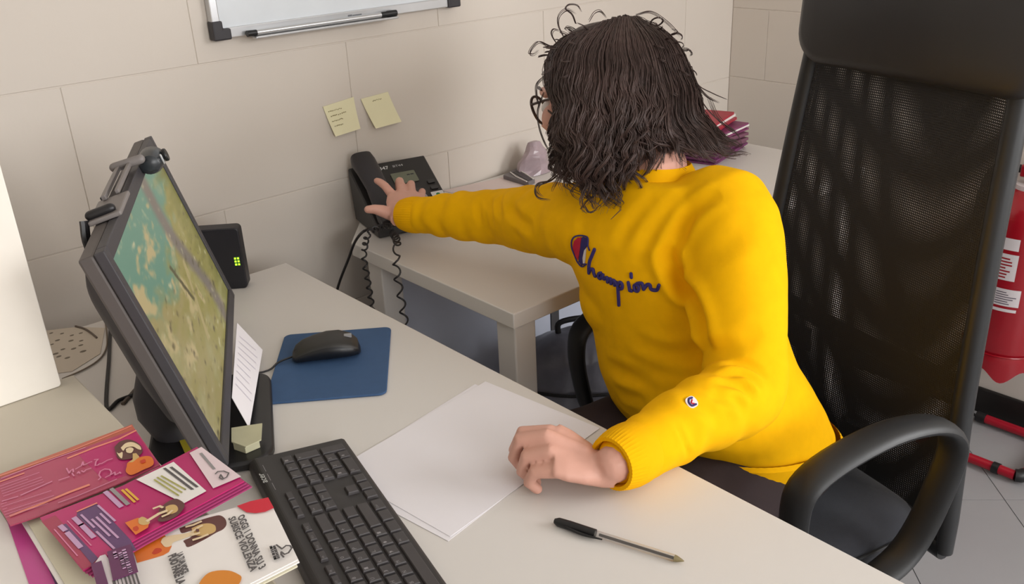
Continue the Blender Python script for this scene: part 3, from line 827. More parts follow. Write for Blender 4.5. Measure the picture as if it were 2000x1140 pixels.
# white paper and fuchsia flyer at the very edge of the frame
L = Leaf('paper_sheet', 'plain white paper at the left end of the counter, under the fuchsia flyer', 'paper', [(0.0773,0.8729),(0.0886,0.8475),(0.0889,0.8118),(0.0786,0.7135),(0.0468,0.7446)], .9002, .9006, wht, None); L.done()
L = Leaf('flyer', 'plain fuchsia flyer with a violet edge, left of the pile of white leaflets', 'flyer', [(0.0896,0.8295),(0.1094,0.8246),(0.1056,0.6852),(0.0778,0.7124)], .9010, .9018, fux, None)
L.poly([(0.1016,0.7937),(0.1043,0.794),(0.1025,0.6879),(0.0939,0.6964)], vio); L.done()
# pile of white leaflets beneath the magenta ones
for i, dx in enumerate((0, 3, -2, 2)):
    z = .9030+i*.0022
    pts = [Vector((p[0], p[1], 0)) for p in [(0.0989,0.8085),(0.1883,0.8048),(0.1828,0.6821),(0.1366,0.6402),(0.0967,0.6792)]]
    d = Vector((.0009*dx, .0004*dx, 0))
    L = Leaf('leaflet', ['lowest white leaflet in the pile left of the magenta leaflets', 'second lowest white leaflet in the pile left of the magenta leaflets', 'third white leaflet from the bottom in the pile left of the magenta leaflets', 'uppermost white leaflet in the pile, directly under the top magenta leaflets'][i], 'leaflet', [p+d for p in pts], z, z+.0018, cream if i % 2 else wht); L.done()
# rose leaflet with the small print, and the one under it
L = Leaf('leaflet', 'rose leaflet with an orange rim, mostly hidden under the small-print leaflet', 'leaflet', [(0.0889,0.8878),(0.2292,0.8844),(0.2189,0.8014),(0.0904,0.8069)], .9146, .9154, M('orange_rose', (196, 106, 84), .45))
L.line([(0.0927,0.8842),(0.1664,0.8784),(0.227,0.8812)], .0022, salmon); L.done()
L = Leaf('leaflet', 'rose small-print leaflet with orange headings and a woman in orange', 'leaflet', [(0.087,0.8777),(0.2271,0.8694),(0.2199,0.7865),(0.1832,0.7847),(0.1089,0.7869),(0.0867,0.7909)], .9160, .9172, pink)
C = L
C.poly([(0.1681,0.8672),(0.2256,0.8654),(0.2188,0.79),(0.1748,0.7943),(0.1707,0.8099)], mag)
C.line([(0.1589,0.8639),(0.1836,0.8642),(0.2083,0.8621),(0.2261,0.8654)], .0030, salmon)
C.line([(0.0983,0.8691),(0.1191,0.8677)], .0022, salmon)
C.line([(0.101,0.8741),(0.1457,0.8731),(0.1774,0.8705)], .0014, rosew)
C.line([(0.0909,0.8044),(0.1173,0.8033),(0.1398,0.8033),(0.1578,0.8019)], .0034, salmon)
C.line([(0.0914,0.8336),(0.1038,0.831)], .0014, rosew).line([(0.1067,0.8309),(0.1344,0.8329)], .0016, rosew)
C.line([(0.1283,0.7932),(0.1435,0.7914),(0.1627,0.7914),(0.1802,0.7917)], .0012, rosew)
dd = [Vector((p[0], p[1], 0)) for p in [(0.0956,0.8586),(0.0952,0.8537)]]; st = tuple((dd[1]-dd[0])[:2])
C.rule([(0.0959,0.8601),(0.1307,0.857)], 5, st, .0008, rosew).rule([(0.089,0.8288),(0.1303,0.822)], 6, st, .0008, rosew)
for stroke in ([(0.1517,0.8448),(0.1506,0.834),(0.1529,0.8375),(0.1557,0.8387),(0.1543,0.8332)], [(0.1575,0.8369),(0.1636,0.8387),(0.1668,0.8446),(0.1654,0.8379),(0.1717,0.8387),(0.1732,0.8382)], [(0.1763,0.8402),(0.1793,0.8382),(0.1764,0.8359),(0.1733,0.829),(0.1753,0.8279),(0.1773,0.829),(0.1794,0.8279),(0.1848,0.8295),(0.1895,0.8288)],
               [(0.1527,0.8319),(0.1525,0.8263)], [(0.1563,0.8283),(0.1581,0.8304),(0.1581,0.8265)], [(0.1607,0.8297),(0.1615,0.826),(0.1642,0.8282),(0.1688,0.8276)], [(0.1398,0.8294),(0.1487,0.8281)],
               [(0.1674,0.8027),(0.1701,0.8047),(0.1704,0.8102),(0.1736,0.8158),(0.1778,0.8165),(0.1811,0.8121),(0.1808,0.8066),(0.1784,0.8022),(0.1733,0.8015)], [(0.1784,0.8022),(0.1831,0.8042),(0.1816,0.7989),(0.1856,0.7998)], [(0.1864,0.801),(0.1865,0.7979)]):
    C.line(stroke, .0013, rosew); C.k -= 1
C.k += 1
C.poly([(0.1988,0.8488),(0.2074,0.8549),(0.2153,0.8506),(0.2188,0.835),(0.2162,0.8206),(0.2094,0.815),(0.2002,0.8171),(0.1941,0.8253)], brn, 1)
C.poly([(0.1949,0.8052),(0.1977,0.8105),(0.2041,0.8121),(0.2143,0.8101),(0.2185,0.8027),(0.2145,0.7895),(0.204,0.7881),(0.1928,0.7877),(0.1911,0.7972)], org, 1)
C.poly([(0.1983,0.8109),(0.2035,0.8127),(0.2075,0.8231),(0.2102,0.8214),(0.21,0.8123),(0.2018,0.8083)], tan)
for pp in ([(0.1968,0.837),(0.1977,0.833),(0.201,0.8328),(0.1968,0.8226),(0.1958,0.8266)], [(0.2026,0.8418),(0.2095,0.8466),(0.2151,0.8432),(0.2176,0.8319),(0.2162,0.8238),(0.214,0.827),(0.2121,0.8354),(0.2063,0.838),(0.2025,0.8345)], [(0.2054,0.8357),(0.2097,0.8357),(0.211,0.8301),(0.2068,0.8248),(0.2038,0.829)]):
    C.poly(pp, skinp, 1)
C.poly([(0.2078,0.8043),(0.212,0.8042),(0.2106,0.7985),(0.2067,0.7993)], dorg, 1)
C.done()
# magenta leaflets: three under, one on top
base_pts = [Vector((p[0], p[1], 0)) for p in [(0.1077,0.7732),(0.1783,0.7678),(0.2554,0.7801),(0.2622,0.6938),(0.1599,0.683),(0.1285,0.6781),(0.112,0.6738)]]
for i, (dx, dy) in enumerate(((.004, -.006), (.0025, -.004), (.001, -.002))):
    z = .9180+i*.0016
    L = Leaf('leaflet', ['lowest magenta leaflet of the pile, its lower edge showing', 'second lowest magenta leaflet of the pile, near the white leaflets', 'magenta leaflet just under the top one with the white insets'][i], 'leaflet', [p+Vector((dx, dy, 0)) for p in base_pts], z, z+.0013, M('magenta_edge', (158, 52, 104), .5)); L.done()
C = Leaf('leaflet', 'top magenta leaflet with two white insets and a woman in orange', 'leaflet', base_pts, .9228, .9240, mag)
C.poly([(0.1071,0.7661),(0.1187,0.7665),(0.1255,0.6785),(0.1193,0.6744),(0.1124,0.6755)], redp)
C.poly([(0.1349,0.7579),(0.1512,0.7571),(0.1544,0.685),(0.1529,0.6674),(0.1391,0.6783),(0.1322,0.7516)], vio)
C.poly([(0.1173,0.7472),(0.1217,0.7471),(0.1262,0.6805),(0.1199,0.6764)], vio)
C.line([(0.1347,0.7573),(0.1513,0.7573)], .0020, salmon)
for a in ([(0.1511,0.7526),(0.154,0.7195)], [(0.1484,0.7392),(0.1499,0.7191)], [(0.1442,0.7366),(0.1476,0.6945)], [(0.1402,0.7362),(0.1433,0.7022)], [(0.1355,0.7497),(0.1377,0.7233)], [(0.1372,0.716),(0.1401,0.6827)]):
    C.line(a, .0019, lil); C.k -= 1
for a in ([(0.1296,0.7496),(0.1308,0.7353)], [(0.1308,0.7353),(0.1327,0.7105)], [(0.1171,0.7466),(0.1181,0.7377)], [(0.1184,0.7324),(0.1202,0.705)]):
    C.line(a, .0042, lil); C.k -= 1
for a in ([(0.1238,0.7495),(0.1275,0.7006)], [(0.1117,0.7455),(0.1146,0.6952)]):
    C.line(a, .0010, rosew); C.k -= 1
C.k += 1
for a, m_, w in (([(0.1632,0.7683),(0.1654,0.7362)], lil, .0042), ([(0.1688,0.769),(0.171,0.735)], lgry, .0036), ([(0.1752,0.7599),(0.1766,0.7337)], gold, .0022), ([(0.1783,0.7586),(0.18,0.7346)], gold, .0022)):
    C.line(a, w, m_)
w1 = [(0.1907,0.7668),(0.2277,0.7698),(0.23,0.7028),(0.2078,0.6999),(0.2043,0.7125)]
w2 = [(0.245,0.7731),(0.2579,0.7748),(0.2629,0.7007),(0.2362,0.702)]
C.poly(w1, wht); C.poly(w2, M('pink_white_print', (228, 208, 212), .5))
for a, m_ in (([(0.2215,0.7626),(0.226,0.7136)], gry), ([(0.2163,0.7651),(0.2212,0.7132)], gry), ([(0.2519,0.7642),(0.2495,0.729)], lgry)):
    C.rule(a, 2, (.0012, -.0004), .0012, m_, .02)
ygr = M('yellow_green_text_print', (176, 172, 96), .6)
for a in ([(0.2096,0.7546),(0.217,0.7175)], [(0.2059,0.7548),(0.2128,0.7149)], [(0.2024,0.7529),(0.2087,0.7123)]):
    C.rule(a, 1, (0, 0), .0016, ygr, .02)
C.line([(0.2471,0.7205),(0.2505,0.7225),(0.2546,0.7193),(0.2567,0.7127),(0.2524,0.708),(0.2478,0.7074),(0.247,0.7117),(0.2501,0.7157),(0.2491,0.7087)], .0013, gry)
C.poly([(0.2003,0.7113),(0.2049,0.7099),(0.207,0.7026),(0.2067,0.6953),(0.2011,0.6887),(0.1924,0.6845),(0.1831,0.6862),(0.1808,0.692),(0.1868,0.6974),(0.1871,0.7045),(0.1943,0.7095)], brn, 1)
C.poly([(0.1933,0.7049),(0.1974,0.7045),(0.2005,0.7015),(0.2006,0.6957),(0.1978,0.6911),(0.1921,0.6918),(0.1906,0.6973)], tan, 1)
C.poly([(0.1588,0.708),(0.1696,0.7068),(0.1746,0.6941),(0.1707,0.6873),(0.1593,0.6852)], org)
C.poly([(0.1615,0.6964),(0.1646,0.6959),(0.1643,0.691),(0.1614,0.6895),(0.1603,0.6932)], dorg, 1)
C.poly([(0.1693,0.7048),(0.173,0.7047),(0.1751,0.6963),(0.1736,0.6915),(0.1692,0.6929),(0.1671,0.698)], tan, 1)
C.line([(0.1737,0.6959),(0.1847,0.6985),(0.1912,0.6977)], .0034, skinp); C.line([(0.1844,0.7091),(0.1896,0.7085),(0.1907,0.7047)], .0024, skinp); C.line([(0.1855,0.6922),(0.1905,0.6919),(0.1948,0.6941)], .0024, skinp)
C.done()
# white leaflets with the woman holding her face; two sheets
top_w = [Vector((p[0], p[1], 0)) for p in [(0.1577,0.6953),(0.2174,0.6826),(0.2256,0.6796),(0.2705,0.666),(0.248,0.5728),(0.1979,0.5744),(0.1348,0.6241)]]
for i, (dx, dy) in enumerate(((-.003, -.004), (.0, -.002))):
    L = Leaf('leaflet', ['lower white leaflet under the one with the woman holding her face', 'middle white leaflet right under the one with the woman holding her face'][i], 'leaflet', [p+Vector((dx, dy, 0)) for p in top_w], .9118+i*.0014, .9130+i*.0014, cream if i == 0 else wht); L.done()
C = Leaf('leaflet', 'white leaflet with a woman holding her face, printed with large grey capitals', 'leaflet', top_w, .9146, .9156, wht)
C.poly([(0.1938,0.6817),(0.2029,0.6808),(0.2127,0.6793),(0.222,0.6766),(0.2275,0.6733),(0.2286,0.6653),(0.2258,0.6572),(0.2207,0.6533),(0.2145,0.6532),(0.2019,0.6517),(0.1891,0.6521),(0.189,0.6584),(0.1896,0.663),(0.195,0.6629),(0.1995,0.6654),(0.2011,0.6709),(0.1929,0.6737)], brn, 1)
C.poly([(0.2016,0.674),(0.2092,0.6736),(0.2153,0.6698),(0.2179,0.6641),(0.2169,0.6589),(0.2142,0.6552),(0.2087,0.6554),(0.2026,0.6589),(0.1995,0.6654)], tan, 1)
C.poly([(0.155,0.69),(0.1676,0.6891),(0.1805,0.6842),(0.1813,0.6729),(0.1792,0.663),(0.1745,0.6576),(0.1694,0.6569),(0.1586,0.6601),(0.1499,0.663),(0.1523,0.6745)], org)
C.poly([(0.1634,0.6661),(0.1681,0.6698),(0.1713,0.6666),(0.1707,0.6631),(0.1674,0.6621),(0.1642,0.6631)], dorg, 1)
C.poly([(0.1745,0.6745),(0.1782,0.6786),(0.1843,0.677),(0.1936,0.6712),(0.2,0.6684),(0.199,0.6642),(0.191,0.6651),(0.1824,0.6667),(0.1787,0.6636),(0.1747,0.6658)], skinp, 1)
for a in ([(0.1989,0.6785),(0.2045,0.6765),(0.2112,0.6762)], [(0.2,0.6684),(0.2058,0.6698),(0.2093,0.67)], [(0.1958,0.6569),(0.2018,0.6553),(0.2075,0.6548)], [(0.1978,0.6635),(0.2031,0.6619)]): C.line(a, .0026, skinp)
C.poly([(0.2038,0.6692),(0.2052,0.6665),(0.2036,0.664),(0.2024,0.6661)], brn, 1)
C.poly([(0.2439,0.6736),(0.2557,0.6715),(0.2702,0.6651),(0.2664,0.6474),(0.2583,0.6479),(0.2513,0.6521),(0.2459,0.6593)], red, 0)
C.poly([(0.1743,0.5995),(0.1798,0.6047),(0.1868,0.6078),(0.1937,0.6052),(0.2003,0.5984),(0.2035,0.5898),(0.2036,0.5836),(0.1966,0.5776),(0.1851,0.5801),(0.1742,0.5907)], amber, 1)
C.text('OGGI 1 DONNA SU 3', [(0.2364,0.6579),(0.2428,0.6586),(0.2179,0.5819)], gry, .0006)
C.text('SUBISCE VIOLENZA', [(0.2298,0.6621),(0.2356,0.6612),(0.2117,0.5847)], gry, .0006)
C.text('LA TUA VOCE', [(0.1772,0.6479),(0.182,0.648),(0.1707,0.6207)], gry, .0008)
C.text('PUO FARE LA', [(0.1708,0.6506),(0.1772,0.6501),(0.162,0.6112)], gry, .0008)
C.line([(0.243,0.5993),(0.2439,0.5913),(0.2484,0.5926),(0.2508,0.5901),(0.2503,0.5864),(0.2453,0.5829),(0.2419,0.5835),(0.2415,0.5881),(0.24,0.5854),(0.2397,0.5808)], .0016, gry)
for a in ([(0.2387,0.6009),(0.2335,0.5829)], [(0.2409,0.5994),(0.2359,0.582)]): C.rule(a, 1, (0, 0), .0022, lgry, .02)
C.done()
# purple card on top, barcode slip beneath it
C = Leaf('barcode_slip', 'white slip with dark barcode lines poking out below the purple card', 'paper', [(0.128,0.6807),(0.1319,0.6795),(0.1315,0.6592),(0.1415,0.6367),(0.1392,0.6196),(0.115,0.6433),(0.1188,0.6717)], .9249, .9254, M('slip_paper', (222, 212, 216), .6))
for k in range(7):
    a, b = [(0.1254,0.6422),(0.1238,0.6347)]; c2, d2 = [(0.1411,0.6372),(0.1379,0.6209)]
    t = k/6
    C.line([Vector((*a, 0)).lerp(Vector((*c2, 0)), t), Vector((*b, 0)).lerp(Vector((*d2, 0)), t)], random.choice((.0008, .0014, .0022)), gry)
C.line([(0.1221,0.6709),(0.1168,0.6416)], .008, purp)
C.done()
C = Leaf('card', 'small purple card with pale vertical lettering on the magenta leaflets', 'card', [(0.1336,0.6797),(0.1516,0.6753),(0.1432,0.6375),(0.1247,0.6415)], .9262, .9270, purp)
C.rule([(0.1445,0.6716),(0.1384,0.6403)], 1, (0, 0), .0030, lil, .01).rule([(0.1408,0.67),(0.1365,0.6484)], 1, (0, 0), .0026, lil, .01).rule([(0.1379,0.6741),(0.1336,0.6538)], 1, (0, 0), .0026, lil, .01)
C.done()

# ------------------------------------------------------------------ leaflets heaped on the side desk, behind the head
heap = [((1.952, 1.425), 12, 0, .022, 'purple', 'thick purple leaflet bundle at the bottom of the heap by the room corner'),
        ((1.935, 1.435), -4, .0225, .03, 'mauve', 'mauve leaflet bundle in the middle of the heap by the room corner'),
        ((1.945, 1.425), 8, .053, .020, 'purple2', 'white edged purple leaflet bundle second from the top of the heap'),
        ((1.918, 1.438), 16, .0735, .028, 'red', 'crimson leaflet bundle on top of the heap by the room corner')]
hm = {'purple': M('plum_print', (112, 50, 98), .5, var=.12, vscale=60), 'mauve': M('mauve_print', (116, 72, 92), .5, var=.12, vscale=50), 'purple2': M('purple_pink_print', (128, 58, 100), .5, var=.12, vscale=60), 'red': M('crimson_print', (170, 44, 62), .5, var=.1, vscale=50)}
for (x, y), rz, dz, th, m_, lb in heap:
    o = empty('leaflet_bundle', (x, y, DZ+dz), math.radians(rz), lb, 'leaflets', 'leaflet heap in the corner')
    n = 4; t = th/n; R = Matrix.Translation((x, y, DZ+dz)) @ Matrix.Rotation(math.radians(rz), 4, 'Z')
    for k in range(n):
        jx, jy, ja = random.uniform(-.006, .006), random.uniform(-.006, .006), random.uniform(-.05, .05)
        Rk = R @ Matrix.Translation((jx, jy, 0)) @ Matrix.Rotation(ja, 4, 'Z')
        mb = MB(); N = 8
        for i in range(N):
            xa, xb = -.10+.20*i/N, -.10+.20*(i+1)/N
            mb.box((xa, -.05, t*k+.0003), (xb, .05, t*(k+1)-.0003), hm[m_] if k != 2 or m_ in ('mauve', 'purple') else wht, Rk)
        P_(mb, 'leaflet', o, smooth=False)
# grey folded pouch and clear wallet beside the side desk's wall edge
gl = M('grey_folder', (112, 106, 108), .4, var=.1, vscale=40); dg_ = M('dark_grey_strip', (66, 62, 64), .4)
o = empty('leaflet_holder', (1.50, 1.63, DZ), 0, 'grey and clear document wallet lying on the side desk, left of the hair', 'document wallet')
hp = [(1.434,1.6838),(1.5012,1.7027),(1.46,1.5943),(1.4322,1.587),(1.4329,1.6436)]
P_(MB().prism([(p[0], p[1]) for p in hp], DZ+.0006, DZ+.012, gl), 'wallet', o, smooth=False, bevel=.002)
P_(MB().prism([(1.4638,1.6798),(1.4777,1.6817),(1.4542,1.5961),(1.4387,1.5972)], DZ+.0123, DZ+.0135, dg_), 'dark_strip', o, smooth=False)
P_(MB().tube([(p[0], p[1], DZ+.014) for p in [(1.4571,1.6825),(1.4406,1.6421),(1.43,1.591)]], .0014, 6, wht), 'white_piping', o)
P_(MB().tube([(p[0], p[1], DZ+.014) for p in [(1.4877,1.6893),(1.4735,1.6449),(1.4553,1.5956)]], .0014, 6, wht), 'white_piping', o)
clw = M('hazy_wallet', (168, 150, 156), .25, var=.15, vscale=30)
o = empty('plastic_sleeve', (1.56, 1.66, DZ), 0, 'crumpled pinkish plastic sleeve beside the grey wallet on the side desk', 'plastic sleeve')
bp = [Vector(p) for p in [(1.5026,1.69,0.7743),(1.583,1.675,0.7962),(1.5804,1.64,0.742),(1.5118,1.65,0.7354),(1.4696,1.67,0.7586)]]
cen = sum(bp, Vector())/5
mb = MB(); vs = []
for j in range(9):
    for i in range(14):
        a = 2*math.pi*i/14; r = .052*(1-.75*(j/8)**1.6)
        p = Vector((cen.x+r*math.cos(a), cen.y+r*.55*math.sin(a), DZ+.001+.075*j/8))
        vs.append(p+Vector((noise.noise(p*30), noise.noise(p*30+Vector((9, 1, 2))), abs(noise.noise(p*24)))) * .016*(1 if j else 0))
fs = [(j*14+i, j*14+(i+1) % 14, (j+1)*14+(i+1) % 14, (j+1)*14+i) for j in range(8) for i in range(14)]+[tuple(8*14+i for i in range(14))]
P_(mb.add(vs, fs, clw), 'sleeve', o, smooth=False)
lp = [(1.2699,1.7259),(1.332,1.7171),(1.4473,1.6948),(1.4896,1.598),(1.3916,1.5845),(1.2953,1.6233)]
o = empty('leaflet', (1.42, 1.6, DZ), 0, 'pale pink leaflet flat on the side desk, half hidden by the outstretched sleeve', 'leaflet')
P_(MB().prism(lp, DZ+.0003, DZ+.0009, M('pale_pink_paper', (224, 206, 202), .6)), 'sheet', o, smooth=False)

# ------------------------------------------------------------------ fire extinguisher on its floor stand
redm = M('extinguisher_red', (158, 12, 30), .28, var=.03, coat=.3); redt = M('stand_red', (168, 20, 42), .35)
EX, EY = 2.326, .760
ext = empty('fire_extinguisher', (EX, EY, .20), 0, 'red fire extinguisher with white labels hanging on the wall behind the chair', 'extinguisher')
R_ = .092
T0 = Matrix.Translation((EX, EY, .020))
P_(MB().lathe([(.02, .245), (R_-.012, .246), (R_-.002, .255), (R_, .27), (R_, .60), (R_-.004, .625), (R_-.02, .655), (R_-.05, .672), (.02, .68)], 40, redm, T0), 'cylinder', ext)
rings = []
for z, dr in ((.255, .0015), (.249, .0035), (.235, .0035), (.2, .004)):
    rings.append([T0 @ Vector(((R_+dr)*math.cos(a), (R_+dr)*math.sin(a), z+(.016*math.cos(6*a+.6) if z < .21 else 0))) for a in [2*math.pi*k/72 for k in range(72)]])
rin = [[T0 @ Vector(((R_-.003)*math.cos(a), (R_-.003)*math.sin(a), z+(.016*math.cos(6*a+.6) if z < .21 else 0))) for a in [2*math.pi*k/72 for k in range(72)]] for z in (.2, .25)]
P_(MB().loft(list(reversed(rings+rin)), redm, cap=False), 'base_skirt', ext)
P_(MB().tube([T0 @ Vector(((R_+.003)*math.cos(a), (R_+.003)*math.sin(a), .257)) for a in [2*math.pi*k/48 for k in range(48)]], .0022, 6, redm, closed=True), 'rim', ext)
lab = M('label_white', (222, 214, 216), .5); labr = M('label_red', (176, 40, 60), .5)
def label(a0, a1, z0, z1, mat, dr=.0006, n=8):
    rings = [[T0 @ Vector(((R_+dr)*math.cos(a), (R_+dr)*math.sin(a), z)) for z in (z0, z1)] for a in [math.radians(a0+(a1-a0)*k/n) for k in range(n+1)]]
    mb = MB(); vs = [p for r in rings for p in r]
    return mb.add(vs, [(2*k, 2*k+2, 2*k+3, 2*k+1) for k in range(n)], mat)
# angle 180 deg looks to -X, 225 deg to the camera
mb = MB()
for a0, a1, z0, z1, m_ in ((172, 210, .395, .440, lab), (172, 208, .380, .388, lab), (168, 198, .462, .53, lab), (170, 196, .54, .57, lab), (214, 262, .50, .575, lab), (170, 300, .447, .4475, labr)):
    l2 = label(a0, a1, z0, z1, m_); mb.add(l2.v, l2.f, m_)
dtx = M('label_print', (90, 80, 96), .6)
for k in range(6):
    l2 = label(176, 176+random.uniform(14, 30), .400+k*.006, .4022+k*.006, dtx, .0010); mb.add(l2.v, l2.f, dtx)
for k in range(7):
    l2 = label(170, 170+random.uniform(10, 24), .468+k*.008, .4715+k*.008, redm, .0010); mb.add(l2.v, l2.f, redm)
P_(mb, 'label', ext, smooth=False)
P_(MB().lathe([(.010, .655), (.021, .656), (.021, .690), (.016, .700), (.010, .700)], 20, M('valve_brass', (150, 130, 100), .35, metal=.6), T0), 'neck', ext)
P_(MB().lathe([(.022, .672), (.040, .672), (.040, .684), (.022, .684)], 24, lab, T0), 'neck_ring', ext)
P_(MB().box((-.018, -.07, .70), (.018, .03, .73), redm, T0), 'valve_body', ext, smooth=False, bevel=.004)
P_(MB().box((-.012, -.15, .735), (.012, -.02, .742), redm, T0), 'lever', ext, smooth=False, bevel=.002)
P_(MB().tube([T0 @ Vector(p) for p in ((0, .03, .715), (.0, .09, .71), (.0, .115, .62), (.0, .105, .45), (0, .100, .34))], .010, 10, black_pl, sub=5), 'hose', ext)
P_(MB().lathe([(.003, -.012), (.015, -.010), (.015, .008), (.003, .010)], 16, lab, T0 @ frame((-.02, -.03, .715), (0, 1, 0), (0, 0, 1))), 'gauge', ext)
P_(MB().box((.0925, -.03, .40), (.102, .03, .70), M('bracket_red', (120, 14, 26), .4), T0), 'wall_bracket', ext, smooth=False, bevel=.002)
stand = empty('tubular_frame', (EX, .7, 0), 0, 'red tubular frame with black plastic joints lying on the floor below the fire extinguisher', 'frame')
def tb(pts, **k): return MB().tube(pts, .0125, 12, redt, **k)
a_, b_ = (2.145, .86, .020), (2.150, .615, .020); c_, d_ = (2.362, .80, .020), (2.362, .615, .020)
P_(tb([a_, (2.148, .75, .020), b_]), 'runner', stand); P_(tb([c_, d_]), 'runner', stand)
P_(tb([(2.165, .600, .020), (2.345, .600, .020)]), 'cross_bar', stand)
for p in (b_, d_):
    sy = -.014 if p[1] < .7 else .014
    P_(MB().tube([(p[0], p[1], .0205), (p[0]+(.006 if p[0] < 2.2 else -.006), p[1]+sy*.8, .0205), (p[0]+(.018 if p[0] < 2.2 else -.018), p[1]+sy*1.05, .0205)], .0165, 12, black_pl, sub=4), 'corner_joint', stand)
P_(MB().tube([(2.149, .652, .020), (2.149, .668, .020)], .0150, 12, black_pl), 'clamp', stand)
P_(MB().tube([(2.362, .775, .020), (2.362, .80, .020)], .0150, 12, black_pl), 'clamp', stand)
tag(MB().tube([(2.39, 1.02, .004), (2.41, .90, .004), (2.40, .84, .005), (2.372, .805, .012)], .0035, 8, cord, sub=6).build('floor_cable'), 'thin black cable on the floor running from the baseboard to the red stand', 'cable')

# ------------------------------------------------------------------ rucksack on the floor
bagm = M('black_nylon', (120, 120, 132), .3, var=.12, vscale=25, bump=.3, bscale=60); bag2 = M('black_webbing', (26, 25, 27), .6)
bag = empty('rucksack', (1.34, 1.36, 0), math.radians(20), 'shiny black rucksack on the floor between the chair and the side desk', 'rucksack')
BGM = Matrix.Translation((1.36, 1.36, 0)) @ Matrix.Rotation(math.radians(-28), 4, 'Z')
mb = MB(); rings = []
for z, w, d in ((.004, .13, .07), (.02, .155, .09), (.12, .165, .105), (.24, .165, .10), (.33, .155, .092), (.40, .13, .075), (.435, .10, .055), (.45, .05, .03)):
    rings.append([BGM @ Vector((x, y, z)) for x, y in [(w*math.copysign(abs(math.cos(a))**.65, math.cos(a)), d*math.copysign(abs(math.sin(a))**.65, math.sin(a))) for a in [2*math.pi*k/48 for k in range(48)]]])
mb.loft(rings)
me = remesh(mb, .008, 4); P = coords(me); Nn = normals(me)
disp = np.array([.006*noise.noise(Vector(p)*14)+.004*noise.noise(Vector((p[0]*40, p[1]*40, p[2]*12))) for p in P])
set_coords(me, P+Nn*disp[:, None])
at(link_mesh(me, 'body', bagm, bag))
for z, w, d in ((.33, .158, .096), (.13, .168, .109)):
    P_(MB().tube([BGM @ Vector((w*math.copysign(abs(math.cos(a))**.65, math.cos(a)), d*math.copysign(abs(math.sin(a))**.65, math.sin(a)), z+.02*math.sin(a*2))) for a in [2*math.pi*k/48 for k in range(48)]], .004, 6, bag2, closed=True), 'seam_piping', bag)
P_(MB().prism(rrect(-.10, .06, .10, .24, .03), .100, .135, bagm, BGM @ frame((0, 0, 0), (-1, 0, 0), (0, 0, 1))), 'front_pocket', bag, bevel=.012, seg=3)
P_(MB().tube([BGM @ Vector(p) for p in ((-.04, .01, .44), (-.035, .01, .475), (.035, .01, .475), (.04, .01, .44))], .007, 8, bag2, sub=6), 'handle', bag)
for sx in (-1, 1):
    P_(MB().tube([BGM @ Vector(p) for p in ((sx*.06, .06, .40), (sx*.075, .13, .33), (sx*.08, .135, .20), (sx*.085, .11, .08))], .016, 8, bag2, sub=6, flat=.35), 'shoulder_strap', bag)
# ------------------------------------------------------------------ office chair (local axes: x = sitter's right, y = forward, z up)
CC = Vector((1.191, .783, 0)); CR = Vector((.2457, .9693, 0)); CF = Vector((-.9693, .2457, 0))
CM = Matrix((CR, CF, Vector((0, 0, 1)))).transposed().to_4x4(); CM.translation = CC
ch_pl = M('chair_plastic', (40, 41, 43), .45, var=.06, vscale=20); ch_fab = M('chair_fabric', (34, 36, 44), .85, var=.08, vscale=90, bump=.3, bscale=900, sheen=.15)
ch_lea = M('chair_headrest_leather', (44, 43, 44), .5, var=.04, vscale=15, bump=.08, bscale=500); ch_met = M('chair_steel', (48, 48, 50), .35, metal=.7)
chair = empty('office_chair', CC, 0, 'black high-backed mesh office chair with looped armrests', 'chair')
def c(x, y, z): return CM @ Vector((x, y, z))
def back_y(z): h = z-.6; return -.25-.068*h-.06*h*h if z > .6 else -.25+.03*(.6-z)
def back_w(z): return (.482-.13*(z-.6))/2 if z > .6 else .241+.07*(.6-z)
for s in (-1, 1):
    zs = [.33, .40, .5, .6, .7, .8, .9, 1.0, 1.1, 1.2, 1.28]
    P_(MB().tube([c(s*back_w(z), back_y(z), z) for z in zs], [.014]+[.017]*9+[.014], 12, ch_pl, sub=3, flat=1.0), 'back_rail', chair)
P_(MB().tube([c(x*back_w(.33), back_y(.33)-.012*(1-x*x), .33-.008*(1-x*x)) for x in (-1, -.5, 0, .5, 1)], .016, 12, ch_pl, sub=4), 'back_rail_bottom', chair)
P_(MB().tube([c(x*back_w(1.27), back_y(1.27)-.01*(1-x*x), 1.27) for x in (-1, 0, 1)], .014, 12, ch_pl, sub=4), 'back_rail_top', chair)
def net_mat(name, nu, nv, rgb, th):
    m = bpy.data.materials.new(name); m.use_nodes = True; nt = m.node_tree; b = nt.nodes['Principled BSDF']
    b.inputs['Base Color'].default_value = (*[lin(v) for v in rgb], 1); b.inputs['Roughness'].default_value = .6
    uv = nt.nodes.new('ShaderNodeUVMap'); sp_ = nt.nodes.new('ShaderNodeSeparateXYZ'); nt.links.new(uv.outputs[0], sp_.inputs[0])
    outs = []
    for ax, n in ((0, nu), (1, nv)):
        a = nt.nodes.new('ShaderNodeMath'); a.operation = 'MULTIPLY'; a.inputs[1].default_value = n; nt.links.new(sp_.outputs[ax], a.inputs[0])
        f = nt.nodes.new('ShaderNodeMath'); f.operation = 'FRACT'; nt.links.new(a.outputs[0], f.inputs[0])
        g = nt.nodes.new('ShaderNodeMath'); g.operation = 'LESS_THAN'; g.inputs[1].default_value = th; nt.links.new(f.outputs[0], g.inputs[0]); outs.append(g)
    mx = nt.nodes.new('ShaderNodeMath'); mx.operation = 'MAXIMUM'; nt.links.new(outs[0].outputs[0], mx.inputs[0]); nt.links.new(outs[1].outputs[0], mx.inputs[1])
    nt.links.new(mx.outputs[0], b.inputs['Alpha'])
    return m
